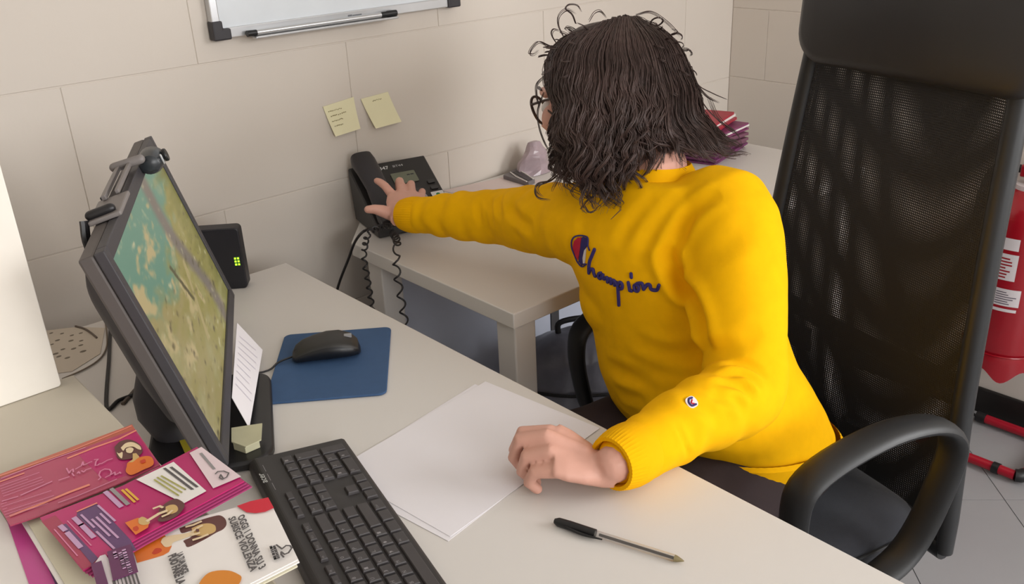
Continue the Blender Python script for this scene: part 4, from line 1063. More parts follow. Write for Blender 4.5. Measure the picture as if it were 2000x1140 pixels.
def net(name, z0, z1, dy, bow, mat, skew=0.0):
    nu, nv = 14, 26; vs = []; uvs = []
    for j in range(nv+1):
        z = z0+(z1-z0)*j/nv
        for i in range(nu+1):
            u = i/nu*2-1; x = u*(back_w(z)-.004)
            vs.append(c(x, back_y(z)+dy-bow*(1-u*u), z)); uvs.append((i/nu*.45+skew*j/nv, (z-z0)))
    fs = [(j*(nu+1)+i, j*(nu+1)+i+1, (j+1)*(nu+1)+i+1, (j+1)*(nu+1)+i) for j in range(nv) for i in range(nu)]
    o = P_(MB().add(vs, fs, mat), name, chair)
    ul = o.data.uv_layers.new(name='uv')
    for l in o.data.loops: ul.data[l.index].uv = uvs[l.vertex_index]
    return o
net('back_mesh', .34, 1.26, .006, .020, net_mat('chair_net_front', 250, 250, (38, 38, 40), .60))
net('back_mesh', .34, 1.26, -.010, .034, net_mat('chair_net_rear', 240, 237, (34, 34, 37), .60), .006)
# lumbar straps seen through the net
P_(MB().tube([c(x*back_w(.62)*.98, back_y(.62)-.022-.030*(1-x*x), .60+.03*x*x) for x in (-1, -.5, 0, .5, 1)], .020, 10, ch_pl, sub=4, flat=.35, up=tuple(CF)), 'lumbar_band', chair)
# headrest cushion
rings = []
hz0, hz1 = 1.100, 1.345
for t, ins in ((0, .018), (.12, .006), (.35, 0), (.65, 0), (.88, .008), (1, .022)):
    y_ = -.012+.066*t
    rings.append([c(x, back_y(1.15)+y_-.068*(z-1.15)-.02*(1-(x/.25)**2)*0, z-.0) for x, z in rrect(-.262+ins, hz0+ins, .215-ins, hz1-ins, .055-ins*.5, 8)])
P_(MB().loft([list(reversed(r)) for r in rings], ch_lea), 'headrest', chair)
P_(MB().tube([c(x, back_y(1.15)+.024-.068*(z-1.15), z) for x, z in rrect(-.2615, hz0+.001, .2145, hz1-.001, .055, 8)], .0022, 6, ch_pl, closed=True), 'headrest_seam', chair)
# seat
rings = []
for z, ins in ((.335, .03), (.350, .008), (.375, 0), (.400, .006), (.416, .022), (.422, .06)):
    rings.append([c(x, y, z+(.012*(y/.25)**2 if z > .39 else 0)) for x, y in rrect(-.255+ins, -.215+ins, .255-ins, .265-ins, .07, 6)])
P_(MB().loft(rings, ch_fab), 'seat', chair)
P_(MB().tube([c(x, y, .398) for x, y in rrect(-.2545, -.2145, .2545, .2645, .07, 6)], .003, 6, ch_pl, closed=True), 'seat_piping', chair)
P_(MB().box((-.16, -.15, .30), (.16, .15, .336), ch_pl, CM), 'mechanism', chair, smooth=False, bevel=.01)
# armrest loops
for s in (-1, 1):
    lp = [(.02, .385), (.095, .40), (.132, .445), (.152, .52), (.160, .585), (.148, .630), (.095, .655), (0, .667), (-.085, .657), (-.140, .632), (-.163, .592), (-.150, .53), (-.118, .455), (-.080, .412), (-.02, .390)]
    P_(MB().tube([c(s*.295, y, z) for y, z in catmull([(0, y, z) for y, z in lp]+[(0,)+lp[0]], 4)[:-1] and [(p.y, p.z) for p in catmull([(0, y, z) for y, z in lp]+[(0,)+lp[0]], 4)[:-1]]], .0125, 14, ch_pl, closed=True, flat=2.15, up=tuple(CR)), 'armrest', chair)
    P_(MB().box((min(s*.14, s*.30), -.05, .355), (max(s*.14, s*.30), .06, .382), ch_pl, CM), 'armrest_bracket', chair, smooth=False, bevel=.006)
P_(MB().tube([c(0, -.16, .318), c(0, -.24, .32), c(0, -.285, .36), c(0, -.29, .44)], [.035, .03, .026, .02], 12, ch_pl, sub=4, flat=1.6, up=tuple(CR)), 'back_bracket', chair)
P_(MB().tube([c(0, 0, .10), c(0, 0, .18), c(0, 0, .181), c(0, 0, .31)], [.028, .028, .020, .020], 20, ch_met), 'gas_lift', chair)
P_(MB().tube([c(-.16, .05, .312), c(-.23, .06, .312), c(-.27, .07, .308)], [.005, .005, .009], 8, ch_pl, rnd=True), 'height_lever', chair)
for k in range(5):
    a = math.radians(-90+72*k-4); d = Vector((math.cos(a), math.sin(a), 0))
    P_(MB().tube([c(d.x*r, d.y*r, z) for r, z in ((.0, .108), (.12, .104), (.30, .080), (.385, .072))], [.030, .028, .020, .015], 10, ch_pl, sub=3), 'base_leg', chair)
    cs = P_(MB().tube([c(d.x*.385, d.y*.385, .040), c(d.x*.385, d.y*.385, .072)], .008, 8, ch_met), 'caster', chair)
    t = CM.to_3x3() @ Vector((-d.y, d.x, 0)); p = c(d.x*.385, d.y*.385, .0278)
    for q in (-1, 1):
        P_(MB().tube([p+t*(q*.006), p+t*(q*.019), p+t*(q*.023)], [.0275, .0275, .020], 20, ch_pl), 'wheel', cs)
# ------------------------------------------------------------------ the seated person
skin = M('skin', (216, 163, 145), .5, var=.05, vscale=30, bump=.05, bscale=300)
sweat = M('yellow_sweatshirt', (247, 184, 0), .9, var=.03, vscale=50, bump=.12, bscale=900, spec=.15)
rib = M('yellow_rib_knit', (243, 179, 0), .9, var=.03, vscale=60, spec=.15)
trou = M('dark_brown_trousers', (44, 31, 32), .9, var=.1, vscale=30, bump=.2, bscale=700)
hairm = M('dark_brown_hair', (66, 50, 46), .42, var=.25, vscale=18, spec=.4)
person = empty('person', (1.17, .80, 0), 0, 'seated person in a yellow sweatshirt reaching for the telephone, curly dark hair', 'person')
# joints
HIP = Vector((1.180, .788, .505)); NECK = Vector((1.060, .890, .985)); HEAD = Vector([(1.0922,1.0362,1.087)][0])
SL, SR = Vector((1.068, .748, .957)), Vector((1.022, .965, .905))
EL = Vector((.955, .612, .765)); WL = Vector((.672, .611, .783))
WR = Vector([(0.971,1.455,0.8203)][0]); ER = (SR+WR)/2+Vector((.045, .010, -.012))
hf = Vector((-.24, .93, -.26)).normalized(); hu = Vector((.05, .28, .95)); HM = frame(HEAD, hf.cross(hu).normalized(), hf)   # x right, y forward, z up
body = MB()
# head
body.ellipsoid((0, -.012, .022), (.074, .094, .088), HM); body.ellipsoid((0, .022, -.035), (.058, .070, .082), HM)
body.ellipsoid((0, .058, -.098), (.026, .026, .022), HM); body.ellipsoid((0, .075, -.07), (.026, .016, .016), HM)
body.tube([HM @ Vector(p) for p in ((0, .082, .018), (0, .094, -.005), (0, .104, -.026), (0, .094, -.038))], [.008, .010, .013, .009], 10, rnd=True)
for s in (-1, 1):
    body.ellipsoid((s*.038, .062, -.020), (.024, .022, .026), HM)
    body.ellipsoid((s*.076, -.004, -.012), (.009, .020, .030), HM)
    body.tube([HM @ Vector((s*x, y, z)) for x, y, z in ((.008, .083, .022), (.032, .078, .028), (.052, .062, .022))], [.007, .009, .007], 8, rnd=True)
body.tube([HM @ Vector((0, -.025, -.03)), NECK+Vector((.005, .01, .035)), NECK+Vector((.004, 0, -.03))], [.052, .052, .06], 16, sub=4, rnd=True)
# trunk under the clothes
body.tube([HIP+Vector((0, 0, .02)), (HIP*.6+NECK*.4), (HIP*.25+NECK*.75), NECK+Vector((0, -.005, -.05))], [.10, .085, .085, .05], 20, sub=4, rnd=True)
body.tube([SL, EL, EL.lerp(WL, .5), WL], [.040, .034, .030, .024], 12, rnd=True); body.tube([SR, ER, ER.lerp(WR, .5), WR], [.040, .034, .030, .024], 12, rnd=True)
body.tube([SL, NECK+Vector((0, 0, -.05)), SR], .04, 12, rnd=True)
def hand(mb, W, d, up, side, fingers, thumb, pw=1.0):
    """W wrist, d finger direction, up back-of-hand normal, side=+1 thumb along d x up ... ; points are (along, toward thumb, up) in metres"""
    d = Vector(d).normalized(); up = Vector(up); up = (up-d*up.dot(d)).normalized(); b = d.cross(up)*side
    L = lambda p: W+d*p[0]+b*p[1]+up*p[2]
    rr = []
    for f, r0 in fingers:
        q = [L(p) for p in f]
        mb.tube([L((f[0][0]*.35, f[0][1]*.45, f[0][2]*.5))]+q, [.012, r0*1.14, r0, r0*.92, r0*.78], 12, rnd=True)
    mb.tube([L(p) for p in thumb], [.014, .0125, .0095, .0082], 12, rnd=True)
    # palm: flattened loft from wrist to knuckles
    rings = []
    ys = [f[0][0] for f in fingers]
    for t, w, h in ((-.25, .024, .019), (0, .026, .019), (.3, .034, .017), (.65, .039, .0155), (.92, .039, .0125)):
        c0 = [(ys[0][i]+ys[3][i])/2*t for i in range(3)]
        c0[2] = sum(y_[2] for y_ in ys)/4*max(t, 0)
        tl = (ys[0][2]-ys[3][2])/max(abs(ys[0][1]-ys[3][1]), .01)
        rings.append([L((c0[0], c0[1]+w*math.cos(a), c0[2]+h*math.sin(a)+tl*w*math.cos(a)*max(t, 0)*.8)) for a in [2*math.pi*k/20 for k in range(20)]])
    mb.loft(rings if side > 0 else [list(reversed(r)) for r in rings])
    return L
dL = Vector((-.64, .77, 0))
fl = [([(.066, .026, .032), (.100, .028, .028), (.110, .027, .004), (.096, .023, -.0190)], .0094),
      ([(.068, .009, .036), (.100, .011, .029), (.108, .011, .004), (.092, .009, -.0180)], .0098),
      ([(.062, -.009, .027), (.090, -.007, .018), (.096, -.006, -.004), (.080, -.006, -.0190)], .0094),
      ([(.054, -.025, .013), (.079, -.022, .007), (.086, -.021, -.009), (.077, -.018, -.0200)], .0088)]
WLh = WL+Vector((-.006, .014, -.013))
LL = hand(body, WLh, dL, (0, 0, 1), 1, fl, [(.018, .020, -.002), (.046, .040, -.008), (.074, .040, -.014), (.094, .030, -.018)])
imcp = Vector([(0.9981,1.53,0.8406)][0]); itip = Vector([(0.9926,1.5726)][0]+(.862,)); ttip = Vector([(0.9133,1.4901)][0]+(.838,))
dR = (imcp-WR+Vector((.020, .0, 0))).normalized(); upR = Vector((-.25, -.35, 1))
upR = (upR-dR*upR.dot(dR)).normalized(); bR = dR.cross(upR)*-1
def loc(p): v = p-WR; return (v.dot(dR), v.dot(bR), v.dot(upR))
im, it, tt_ = loc(imcp), loc(itip), loc(ttip)
def mid(a, b, t, lift=0): return tuple(a[i]+(b[i]-a[i])*t+(lift if i == 2 else 0) for i in range(3))
fr = [([im, mid(im, it, .45, .006), mid(im, it, .78, .004), it], .0088),
      ([(im[0]+.004, im[1]-.021, im[2]+.003), (im[0]+.044, im[1]-.020, im[2]+.004), (im[0]+.064, im[1]-.018, im[2]-.012), (im[0]+.068, im[1]-.016, im[2]-.030)], .0092),
      ([(im[0]-.002, im[1]-.041, im[2]), (im[0]+.034, im[1]-.043, im[2]), (im[0]+.050, im[1]-.041, im[2]-.016), (im[0]+.052, im[1]-.038, im[2]-.034)], .0087),
      ([(im[0]-.012, im[1]-.059, im[2]-.008), (im[0]+.014, im[1]-.064, im[2]-.010), (im[0]+.026, im[1]-.063, im[2]-.022), (im[0]+.030, im[1]-.060, im[2]-.036)], .0078)]
hand(body, WR, dR, upR, -1, fr, [(.012, .018, -.006), mid((.012, .018, -.006), tt_, .45, .004), mid((.012, .018, -.006), tt_, .78, .004), tt_])
# legs and feet inside the trousers and shoes
KL_, KR_ = Vector((.78, .70, .50)), Vector((.80, .98, .49)); AL, AR = Vector((.80, .72, .10)), Vector((.83, 1.00, .10))
HL, HR = HIP+Vector((-.01, -.085, 0)), HIP+Vector((.01, .085, 0))
for H, K_, A_ in ((HL, KL_, AL), (HR, KR_, AR)):
    body.tube([H, H.lerp(K_, .5), K_, K_.lerp(A_, .3), A_, A_+Vector((0, 0, -.045)), A_+Vector((-.10, .01, -.065))], [.075, .062, .048, .048, .032, .03, .025], 14, rnd=True)
bme = remesh(body, .0026, 3, .5)
bo_ = at(link_mesh(bme, 'body', skin, person))
# nails
nail = M('fingernail', (226, 176, 164), .3)
for k, f in enumerate(fl[:3]):
    a, b2 = f[0][2], f[0][3]
    m_ = MB(); m_.ellipsoid(LL((b2[0]+.0062, b2[1], b2[2]+.006)), (.0045, .0045, .006), None, 10, 6); P_(m_, 'fingernail', person, mat=nail)
# face details (turned away from the photograph)
for s in (-1, 1):
    e_ = P_(MB().ellipsoid((s*.034, .073, .000), (.0125, .0125, .0125), HM, 14, 8, M('eye_white', (235, 230, 226), .2)), 'eye', person)
    P_(MB().ellipsoid((s*.034, .0825, .000), (.0058, .0045, .0058), HM, 12, 6, M('eye_iris', (58, 40, 30), .2)), 'iris', e_)
    P_(MB().tube([HM @ Vector((s*x, y, z)) for x, y, z in ((.014, .092, .030), (.034, .086, .036), (.054, .068, .030))], [.002, .003, .0015], 6, hairm, sub=4), 'eyebrow', person)
P_(MB().tube([HM @ Vector(p) for p in ((-.022, .086, -.066), (-.008, .0935, -.062), (0, .094, -.063), (.008, .0935, -.062), (.022, .086, -.066))], [.002, .0045, .004, .0045, .002], 8, M('lips', (176, 96, 92), .4), sub=3), 'lips', person)
# spectacles
gf = M('spectacle_frame', (60, 42, 34), .3)
gl_ = P_(MB().tube([HM @ Vector((-.006, .100, .004)), HM @ Vector((0, .103, .007)), HM @ Vector((.006, .100, .004))], .002, 8, gf, sub=3), 'spectacles', person)
for s in (-1, 1):
    rim = [HM @ Vector((s*(.034+.027*math.cos(a)*(1+.12*math.sin(a))), .100-.012*abs(.034+.027*math.cos(a))/.06, .0+.022*math.sin(a)+.006*math.cos(a))) for a in [2*math.pi*k/28 for k in range(28)]]
    P_(MB().tube(rim, .0024, 8, gf, closed=True), 'rim', gl_)
    mb = MB(); cn = sum(rim, Vector())/28; mb.add(rim+[cn], [(k, (k+1) % 28, 28) for k in range(28)], clear); P_(mb, 'lens', gl_)
    P_(MB().tube([HM @ Vector((s*.063, .086, .010)), HM @ Vector((s*.074, .05, .012)), HM @ Vector((s*.080, .0, .010)), HM @ Vector((s*.078, -.02, -.008))], .0022, 8, gf, sub=4), 'temple', gl_)

# ---- sweatshirt
sw = MB()
def ring_(cx, cy, cz, lat, rx, ry, n=40, tilt=(0, 0)):
    l = Vector((lat[0], lat[1], 0)).normalized(); f_ = Vector((-l.y, l.x, 0))       # l = to her right, f_ = forward
    out = []
    for k in range(n):
        a = 2*math.pi*k/n; ca_, sa = math.copysign(abs(math.cos(a))**.85, math.cos(a)), math.copysign(abs(math.sin(a))**.85, math.sin(a))
        out.append(Vector((cx, cy, cz))+l*(rx*ca_)+f_*(ry*sa)+Vector((0, 0, tilt[0]*rx*ca_+tilt[1]*ry*sa)))
    return out
TOR = [(1.160, .785, .524, (.18, .98), .176, .152, (-.10, .14)), (1.152, .790, .550, (.17, .98), .184, .162, (-.10, .14)), (1.130, .797, .592, (.14, .98), .182, .167, (-.06, .14)), (1.112, .808, .642, (.08, .99), .174, .160, (-.03, .13)),
       (1.098, .824, .70, (0, 1), .168, .142, (0, .14)), (1.090, .842, .765, (-.06, 1), .162, .134, (0, .15)), (1.073, .856, .83, (-.12, .99), .164, .127, (-.05, .16)),
       (1.060, .868, .895, (-.16, .98), .158, .110, (-.12, .16)), (1.058, .874, .948, (-.18, .98), .144, .090, (-.17, .12)), (1.062, .880, .984, (-.18, .98), .114, .076, (-.16, .1)), (1.064, .892, .994, (-.18, .98), .072, .066, (-.02, .1))]
sw.loft([ring_(*t[:6], tilt=t[6]) for t in TOR])
for s, x, y, z in ((1, 1.020, .918, .785), (-1, 1.022, .795, .78)):
    sw.ellipsoid((x, y, z), (.062, .072, .070))
sw.tube([(1.062, .835, .925), SL+Vector((.004, .01, -.004)), SL.lerp(EL, .38)+Vector((.002, .004, 0)), SL.lerp(EL, .75)+Vector((-.002, .006, -.003)), EL+Vector((-.004, .006, .002)), EL.lerp(WL, .22), EL.lerp(WL, .5)+Vector((0, .004, .002)), EL.lerp(WL, .80), EL.lerp(WL, .93)],
        [.062, .075, .071, .062, .053, .053, .047, .039, .033], 28, sub=4, rnd=True)
sw.tube([(1.045, .905, .915), SR+Vector((0, -.01, -.005)), SR.lerp(ER, .4), SR.lerp(ER, .8), ER, ER.lerp(WR, .35), ER.lerp(WR, .72), ER.lerp(WR, .92)],
        [.060, .072, .066, .058, .053, .048, .038, .031], 28, sub=4, rnd=True)
sme = remesh(sw, .0042, 14, .5)
P = coords(sme); Nn = normals(sme)
bvh = BVHTree.FromPolygons([Vector(p) for p in P], [tuple(p.vertices) for p in sme.polygons])
disp = np.zeros(len(P))
def fold(line, width, amp, snap=True):
    """a crease (amp < 0) with a soft ridge beside it, along a line laid on the cloth"""
    global disp
    L = [Vector(p) for p in line]
    L = catmull(L, 5)
    if snap: L = [bvh.find_nearest(p)[0] for p in L]
    d, t = dist_poly(P, [tuple(p) for p in L])
    env = np.sin(np.clip(t, 0, 1)*math.pi)**.6
    x = d/width
    disp += amp*env*(np.exp(-x*x)-.55*np.exp(-((x-1.7)/.8)**2))
F_ = '~2.11,1080,360'
for line, w_, a_ in (
    ([(0.974,0.7851,0.9273),(0.9784,0.7741,0.8948),(0.9836,0.7572,0.873),(0.9601,0.7146,0.865),(0.9386,0.6861,0.8366),(0.929,0.6712,0.8114)], .013, -.016),
    ([(1.0236,0.7326,1.0035),(1.004,0.7626,0.9729),(0.9852,0.7767,0.9375),(0.9715,0.7821,0.8985)], .012, -.0085),
    ([(1.0106,0.7774,0.9935),(0.9788,0.8079,0.9504),(0.9532,0.8265,0.8918)], .013, -.0045),
    ([(0.9907,0.8189,0.9858),(0.9681,0.8452,0.9443),(0.9495,0.857,0.908)], .013, -.0035),
    ([(0.9556,0.8314,0.7641),(0.9651,0.7814,0.7576),(0.9834,0.741,0.7645),(0.9247,0.6482,0.8214),(0.923,0.6156,0.823)], .013, -.0055),
    ([(0.9683,0.8992,0.6933),(0.9568,0.8466,0.6988),(0.9533,0.8135,0.7022),(0.9562,0.7866,0.7034)], .012, -.0055),
    ([(0.965,0.8746,0.6521),(0.9574,0.8365,0.6618),(0.954,0.8035,0.6702)], .011, -.0045),
    ([(0.9566,0.8468,0.724),(0.9592,0.7898,0.7274),(0.9797,0.7232,0.7365)], .012, -.0035),
    ([(0.896,0.6269,0.8202),(0.9201,0.6053,0.8152),(0.9329,0.5792,0.8037)], .008, -.0045),
    ([(0.8672,0.6095,0.8221),(0.9016,0.596,0.8153),(0.915,0.5724,0.801)], .008, -.0060),
    ([(0.8389,0.5996,0.8216),(0.8777,0.59,0.8112),(0.8918,0.5671,0.7948)], .008, -.0050),
    ([(0.8244,0.5921,0.8166),(0.8498,0.5808,0.8088),(0.8682,0.5666,0.7872)], .008, -.0040),
    ([(0.7815,0.6002,0.8212),(0.8058,0.5849,0.8084),(0.8209,0.5692,0.7874)], .009, -.0030),
    ([(0.7533,0.5882,0.8112),(0.7546,0.5755,0.7906),(0.7658,0.574,0.7649)], .004, -.0030),
    ([(0.931,0.6731,0.8195),(0.9354,0.6296,0.8407),(0.9639,0.6118,0.8529)], .013, -.0030),
    ([(0.9731,0.7439,0.9086),(0.9821,0.6942,0.9442),(1.0304,0.6829,0.9772)], .016, -.0025),
    ([(0.9879,1.146,0.9018),(0.9752,1.1045,0.8917),(0.9642,1.0612,0.8905)], .011, -.0050),
    ([(1.0059,1.2013,0.922),(0.9984,1.1881,0.8999),(0.9752,1.1523,0.8772)], .008, -.0035),
    ([(1.0193,1.2418,0.8933),(0.9937,1.2049,0.8838),(0.9835,1.1855,0.8535)], .007, -.0030),
    ([(1.0034,1.2542,0.8876),(0.9909,1.2348,0.8657),(0.9883,1.2259,0.8424)], .007, -.0025)):
    fold(line, w_, a_)
for i in range(len(P)):
    p = Vector(P[i])
    disp[i] += .0022*noise.noise(p*11)+.0010*noise.noise(p*26+Vector((3, 1, 7)))
# stretch creases round the far forearm, bunching above the near cuff and inside the near elbow
def along_arm(A, B):
    ab = np.array(B-A); L = np.linalg.norm(ab); t = ((P-np.array(A)) @ ab)/L/L
    q = np.array(A)+t[:, None]*ab; return t, np.linalg.norm(P-q, axis=1), L
for A, B, amp, n in ((ER, WR, .0020, 5), (SR, ER, .0016, 4), (EL, WL, .0018, 5)):
    t, r, L = along_arm(A, B); k = (t > -.05) & (t < .95) & (r < .08)
    ph_ = np.array([noise.noise(Vector(p)*22) for p in P[k]])*2.2
    disp[k] += amp*np.sin(t[k]*n*2*math.pi+ph_+2.0*r[k]/.05)*np.clip(np.sin(np.clip(t[k], 0, 1)*math.pi), 0, 1)
set_coords(sme, P+Nn*disp[:, None])
swo = at(link_mesh(sme, 'sweatshirt', sweat, person))
P = coords(sme)
bvh = BVHTree.FromPolygons([Vector(p) for p in P], [tuple(p.vertices) for p in sme.polygons])
def ribbed(mb, rings, n, depth, mat):
    out = []
    for c0, ax, r in rings:
        ax = ax.normalized(); a = ax.orthogonal().normalized(); b = ax.cross(a)
        out.append([c0+(a*math.cos(2*math.pi*k/n)+b*math.sin(2*math.pi*k/n))*(r+(depth if k % 2 else 0)) for k in range(n)])
    return mb.loft(out, mat, cap=False)
def cuff(A, B, r0, r1, name='cuff'):
    d = B-A; mb = MB(); rs = [(A.lerp(B, t), d, r0+(r1-r0)*t+.0035*math.sin(t*math.pi)) for t in (0, .25, .5, .75, 1)]+[(B, d, r1-.0045), (A.lerp(B, .6), d, r1-.006)]
    return P_(ribbed(mb, rs, 96, .0007, rib), name, swo)
cuff(EL.lerp(WL, .84), EL.lerp(WL, 1.02)+Vector((0, 0, .001)), .037, .0325)
cuff(ER.lerp(WR, .80), ER.lerp(WR, 1.0), .0345, .0300)
# waistband and collar
n = 180; rings = []
for (dz, g) in ((.030, .005), (.022, .011), (.002, .013), (-.014, .009), (-.018, -.004), (.010, -.006)):
    z_ = TOR[0][2]+dz; f = dz/.028
    cx, cy = TOR[0][0]+(TOR[1][0]-TOR[0][0])*f, TOR[0][1]+(TOR[1][1]-TOR[0][1])*f
    rx, ry = TOR[0][4]+(TOR[1][4]-TOR[0][4])*max(f, 0)+g, TOR[0][5]+(TOR[1][5]-TOR[0][5])*max(f, 0)+g
    rr = ring_(cx, cy, z_, TOR[0][3], rx, ry, n, TOR[0][6])
    cc = sum(rr, Vector())/n
    rings.append([p+(p-cc).normalized()*(.0008 if k % 2 else 0) for k, p in enumerate(rr)])
P_(MB().loft(rings, rib, cap=False), 'waistband', swo)
rings = []
for dz, r_, q in ((-.006, .066, .060), (.010, .064, .058), (.020, .060, .054), (.018, .055, .049), (-.004, .057, .051)):
    rr = ring_(1.065+dz*.1, .893+dz*.35, .990+dz, (-.18, .98), r_+.003, q+.003, 120, (-.02, .10)); cc = sum(rr, Vector())/120
    rings.append([p+(p-cc).normalized()*(.0007 if k % 2 else 0) for k, p in enumerate(rr)])
P_(MB().loft(rings, rib, cap=False), 'collar', swo)

# ---- embroidered lettering: strokes laid on the chest, sewn through to the cloth
navy = M('navy_thread', (44, 34, 104), .7); redt_ = M('red_thread', (196, 22, 56), .7); whitet = M('white_thread', (222, 214, 216), .7)
CN = Vector((-.97, -.22, .05)).normalized()
def on_cloth(p, lift=.0012):
    p = Vector(p); h = bvh.ray_cast(p+CN*.2, -CN)
    if h[0] is None: return None
    return h[0]+h[1]*lift
def stitch(mb, line, r, mat, n=5):
    L = catmull([Vector(p) for p in line], n) if len(line) > 2 else [Vector(line[0]).lerp(Vector(line[1]), k/6) for k in range(7)]
    Q = [on_cloth(p) for p in L]; Q = [q for q in Q if q is not None]
    if len(Q) > 1: mb.tube(Q, r, 6, mat, rnd=True)
lg = MB()
for line in ([(0.9429,0.9016,0.898),(0.9413,0.9062,0.8872),(0.9395,0.9114,0.8756),(0.9385,0.9132,0.8646),(0.9381,0.913,0.8559)], [(0.9382,0.9127,0.8566),(0.9388,0.911,0.8608),(0.9399,0.9071,0.8642),(0.9408,0.9032,0.8645),(0.9408,0.9022,0.8602),(0.9412,0.8992,0.8552)], [(0.9441,0.8882,0.8634),(0.9432,0.8918,0.8608),(0.9428,0.8924,0.8556),(0.9436,0.8884,0.8543),(0.9447,0.885,0.8596),(0.9452,0.8835,0.8631),(0.9448,0.8838,0.8575),(0.9454,0.8809,0.8557)], [(0.9459,0.8792,0.8574),(0.9469,0.8753,0.8593),(0.9468,0.8739,0.853)], [(0.9468,0.8739,0.853),(0.9479,0.8705,0.8587),(0.9484,0.868,0.8579),(0.9483,0.8675,0.8522)], [(0.9483,0.8675,0.8522),(0.9493,0.8642,0.858),(0.9499,0.8611,0.8568),(0.9497,0.8609,0.8513)], [(0.9506,0.8581,0.8561),(0.9509,0.8553,0.8504),(0.9504,0.8551,0.8385),(0.9491,0.8558,0.8177)], [(0.951,0.8554,0.8517),(0.9522,0.8516,0.8581),(0.953,0.8474,0.8553),(0.9526,0.8479,0.8494),(0.9513,0.853,0.8467)], [(0.9556,0.8371,0.861),(0.9557,0.8352,0.8548),(0.9557,0.8339,0.8496),(0.9565,0.8307,0.8498)], [(0.9589,0.8228,0.8623),(0.9579,0.8266,0.8583),(0.958,0.8246,0.852),(0.959,0.8201,0.8524),(0.9596,0.8192,0.8586),(0.9589,0.8228,0.8623),(0.9602,0.8177,0.8649)], [(0.9602,0.8177,0.8649),(0.961,0.8142,0.8647),(0.9613,0.8109,0.8571)], [(0.9613,0.8109,0.8571),(0.9627,0.8066,0.8643),(0.9638,0.8019,0.8653),(0.9641,0.7995,0.8596),(0.9655,0.7933,0.8592),(0.9667,0.7885,0.8621),(0.9678,0.7854,0.8699)], [(0.9572,0.8336,0.8757),(0.9571,0.8328,0.8707)]): stitch(lg, line, .0029, navy)
stitch(lg, [(0.9402,0.9127,0.8941),(0.9398,0.9157,0.8998),(0.94,0.9167,0.9088),(0.9392,0.9211,0.9122),(0.9362,0.9338,0.9109),(0.9334,0.9452,0.9068),(0.9316,0.9516,0.8983),(0.9307,0.9528,0.886),(0.9309,0.9496,0.8759),(0.9317,0.9436,0.8664),(0.9333,0.9355,0.8616),(0.935,0.9282,0.8614),(0.9372,0.9198,0.8679)], .0013, navy)
stitch(lg, [(0.9395,0.9172,0.9015),(0.9403,0.912,0.894)], .0012, navy)
stitch(lg, [(0.9359,0.9255,0.8667),(0.9374,0.9191,0.8687)], .0012, navy)
def satin(mb, poly, r, mat):
    Q = [Vector(p) for p in poly]; o = Q[0]; ax = Vector((0, 0, 1)); ax = (ax-CN*ax.dot(CN)).normalized(); ay = CN.cross(ax)
    q = [((p-o).dot(ax), (p-o).dot(ay)) for p in Q]; t = min(a for a, b in q)+r
    while t < max(a for a, b in q):
        xs = []
        for i in range(len(q)):
            (a0, b0), (a1, b1) = q[i-1], q[i]
            if (a0-t)*(a1-t) < 0: xs.append(b0+(b1-b0)*(t-a0)/(a1-a0))
        xs.sort()
        for u, v in zip(xs[::2], xs[1::2]):
            w = [on_cloth(o+ax*t+ay*(u+(v-u)*k/4), .0006) for k in range(5)]; w = [k for k in w if k is not None]
            if len(w) > 1: mb.tube(w, r*1.25, 6, mat)
        t += r*1.7
satin(lg, [(0.9368,0.9309,0.9094),(0.9397,0.9182,0.9099),(0.9395,0.9172,0.9009),(0.9374,0.924,0.8903),(0.9358,0.9279,0.8763),(0.9355,0.9269,0.8671),(0.9347,0.9297,0.8625),(0.9329,0.9385,0.8661),(0.9343,0.9352,0.8788),(0.9356,0.9326,0.8926),(0.9364,0.9313,0.9021)], .0008, navy)
satin(lg, [(0.9312,0.9506,0.8865),(0.9326,0.9472,0.8984),(0.9347,0.9394,0.9059),(0.9364,0.9323,0.9079),(0.9355,0.9331,0.8925),(0.9338,0.937,0.8771),(0.9326,0.9403,0.8684),(0.9315,0.9459,0.8726)], .0008, redt_)
satin(lg, [(0.9374,0.924,0.8897),(0.9386,0.9198,0.8951),(0.9377,0.9209,0.8817),(0.9366,0.9227,0.8693),(0.9356,0.9266,0.8671),(0.9359,0.9275,0.8763)], .0006, whitet)
P_(lg, 'embroidered_lettering', swo)
em = Vector([(0.7963,0.5969,0.8183)][0]); h = bvh.find_nearest(em)
exm = Vector((0, 0, 1)).cross(h[1]).normalized(); EMM = frame(h[0], exm, h[1].cross(exm)) @ Matrix.Translation((0, 0, .0006))
eb = MB(); eb.prism(rrect(-.0085, -.0075, .0085, .0075, .006, 5), .0004, .0016, whitet, EMM)
eb.tube([EMM @ Vector((x, y, .002)) for x, y in ((.004, .0045), (-.001, .005), (-.005, .001), (-.004, -.004), (.003, -.0048))], .0014, 6, navy, sub=4, rnd=True)
eb.tube([EMM @ Vector((x, y, .002)) for x, y in ((.002, .002), (-.002, -.001), (.001, -.003))], .0010, 6, redt_, sub=3, rnd=True)
P_(eb, 'sleeve_emblem', swo)
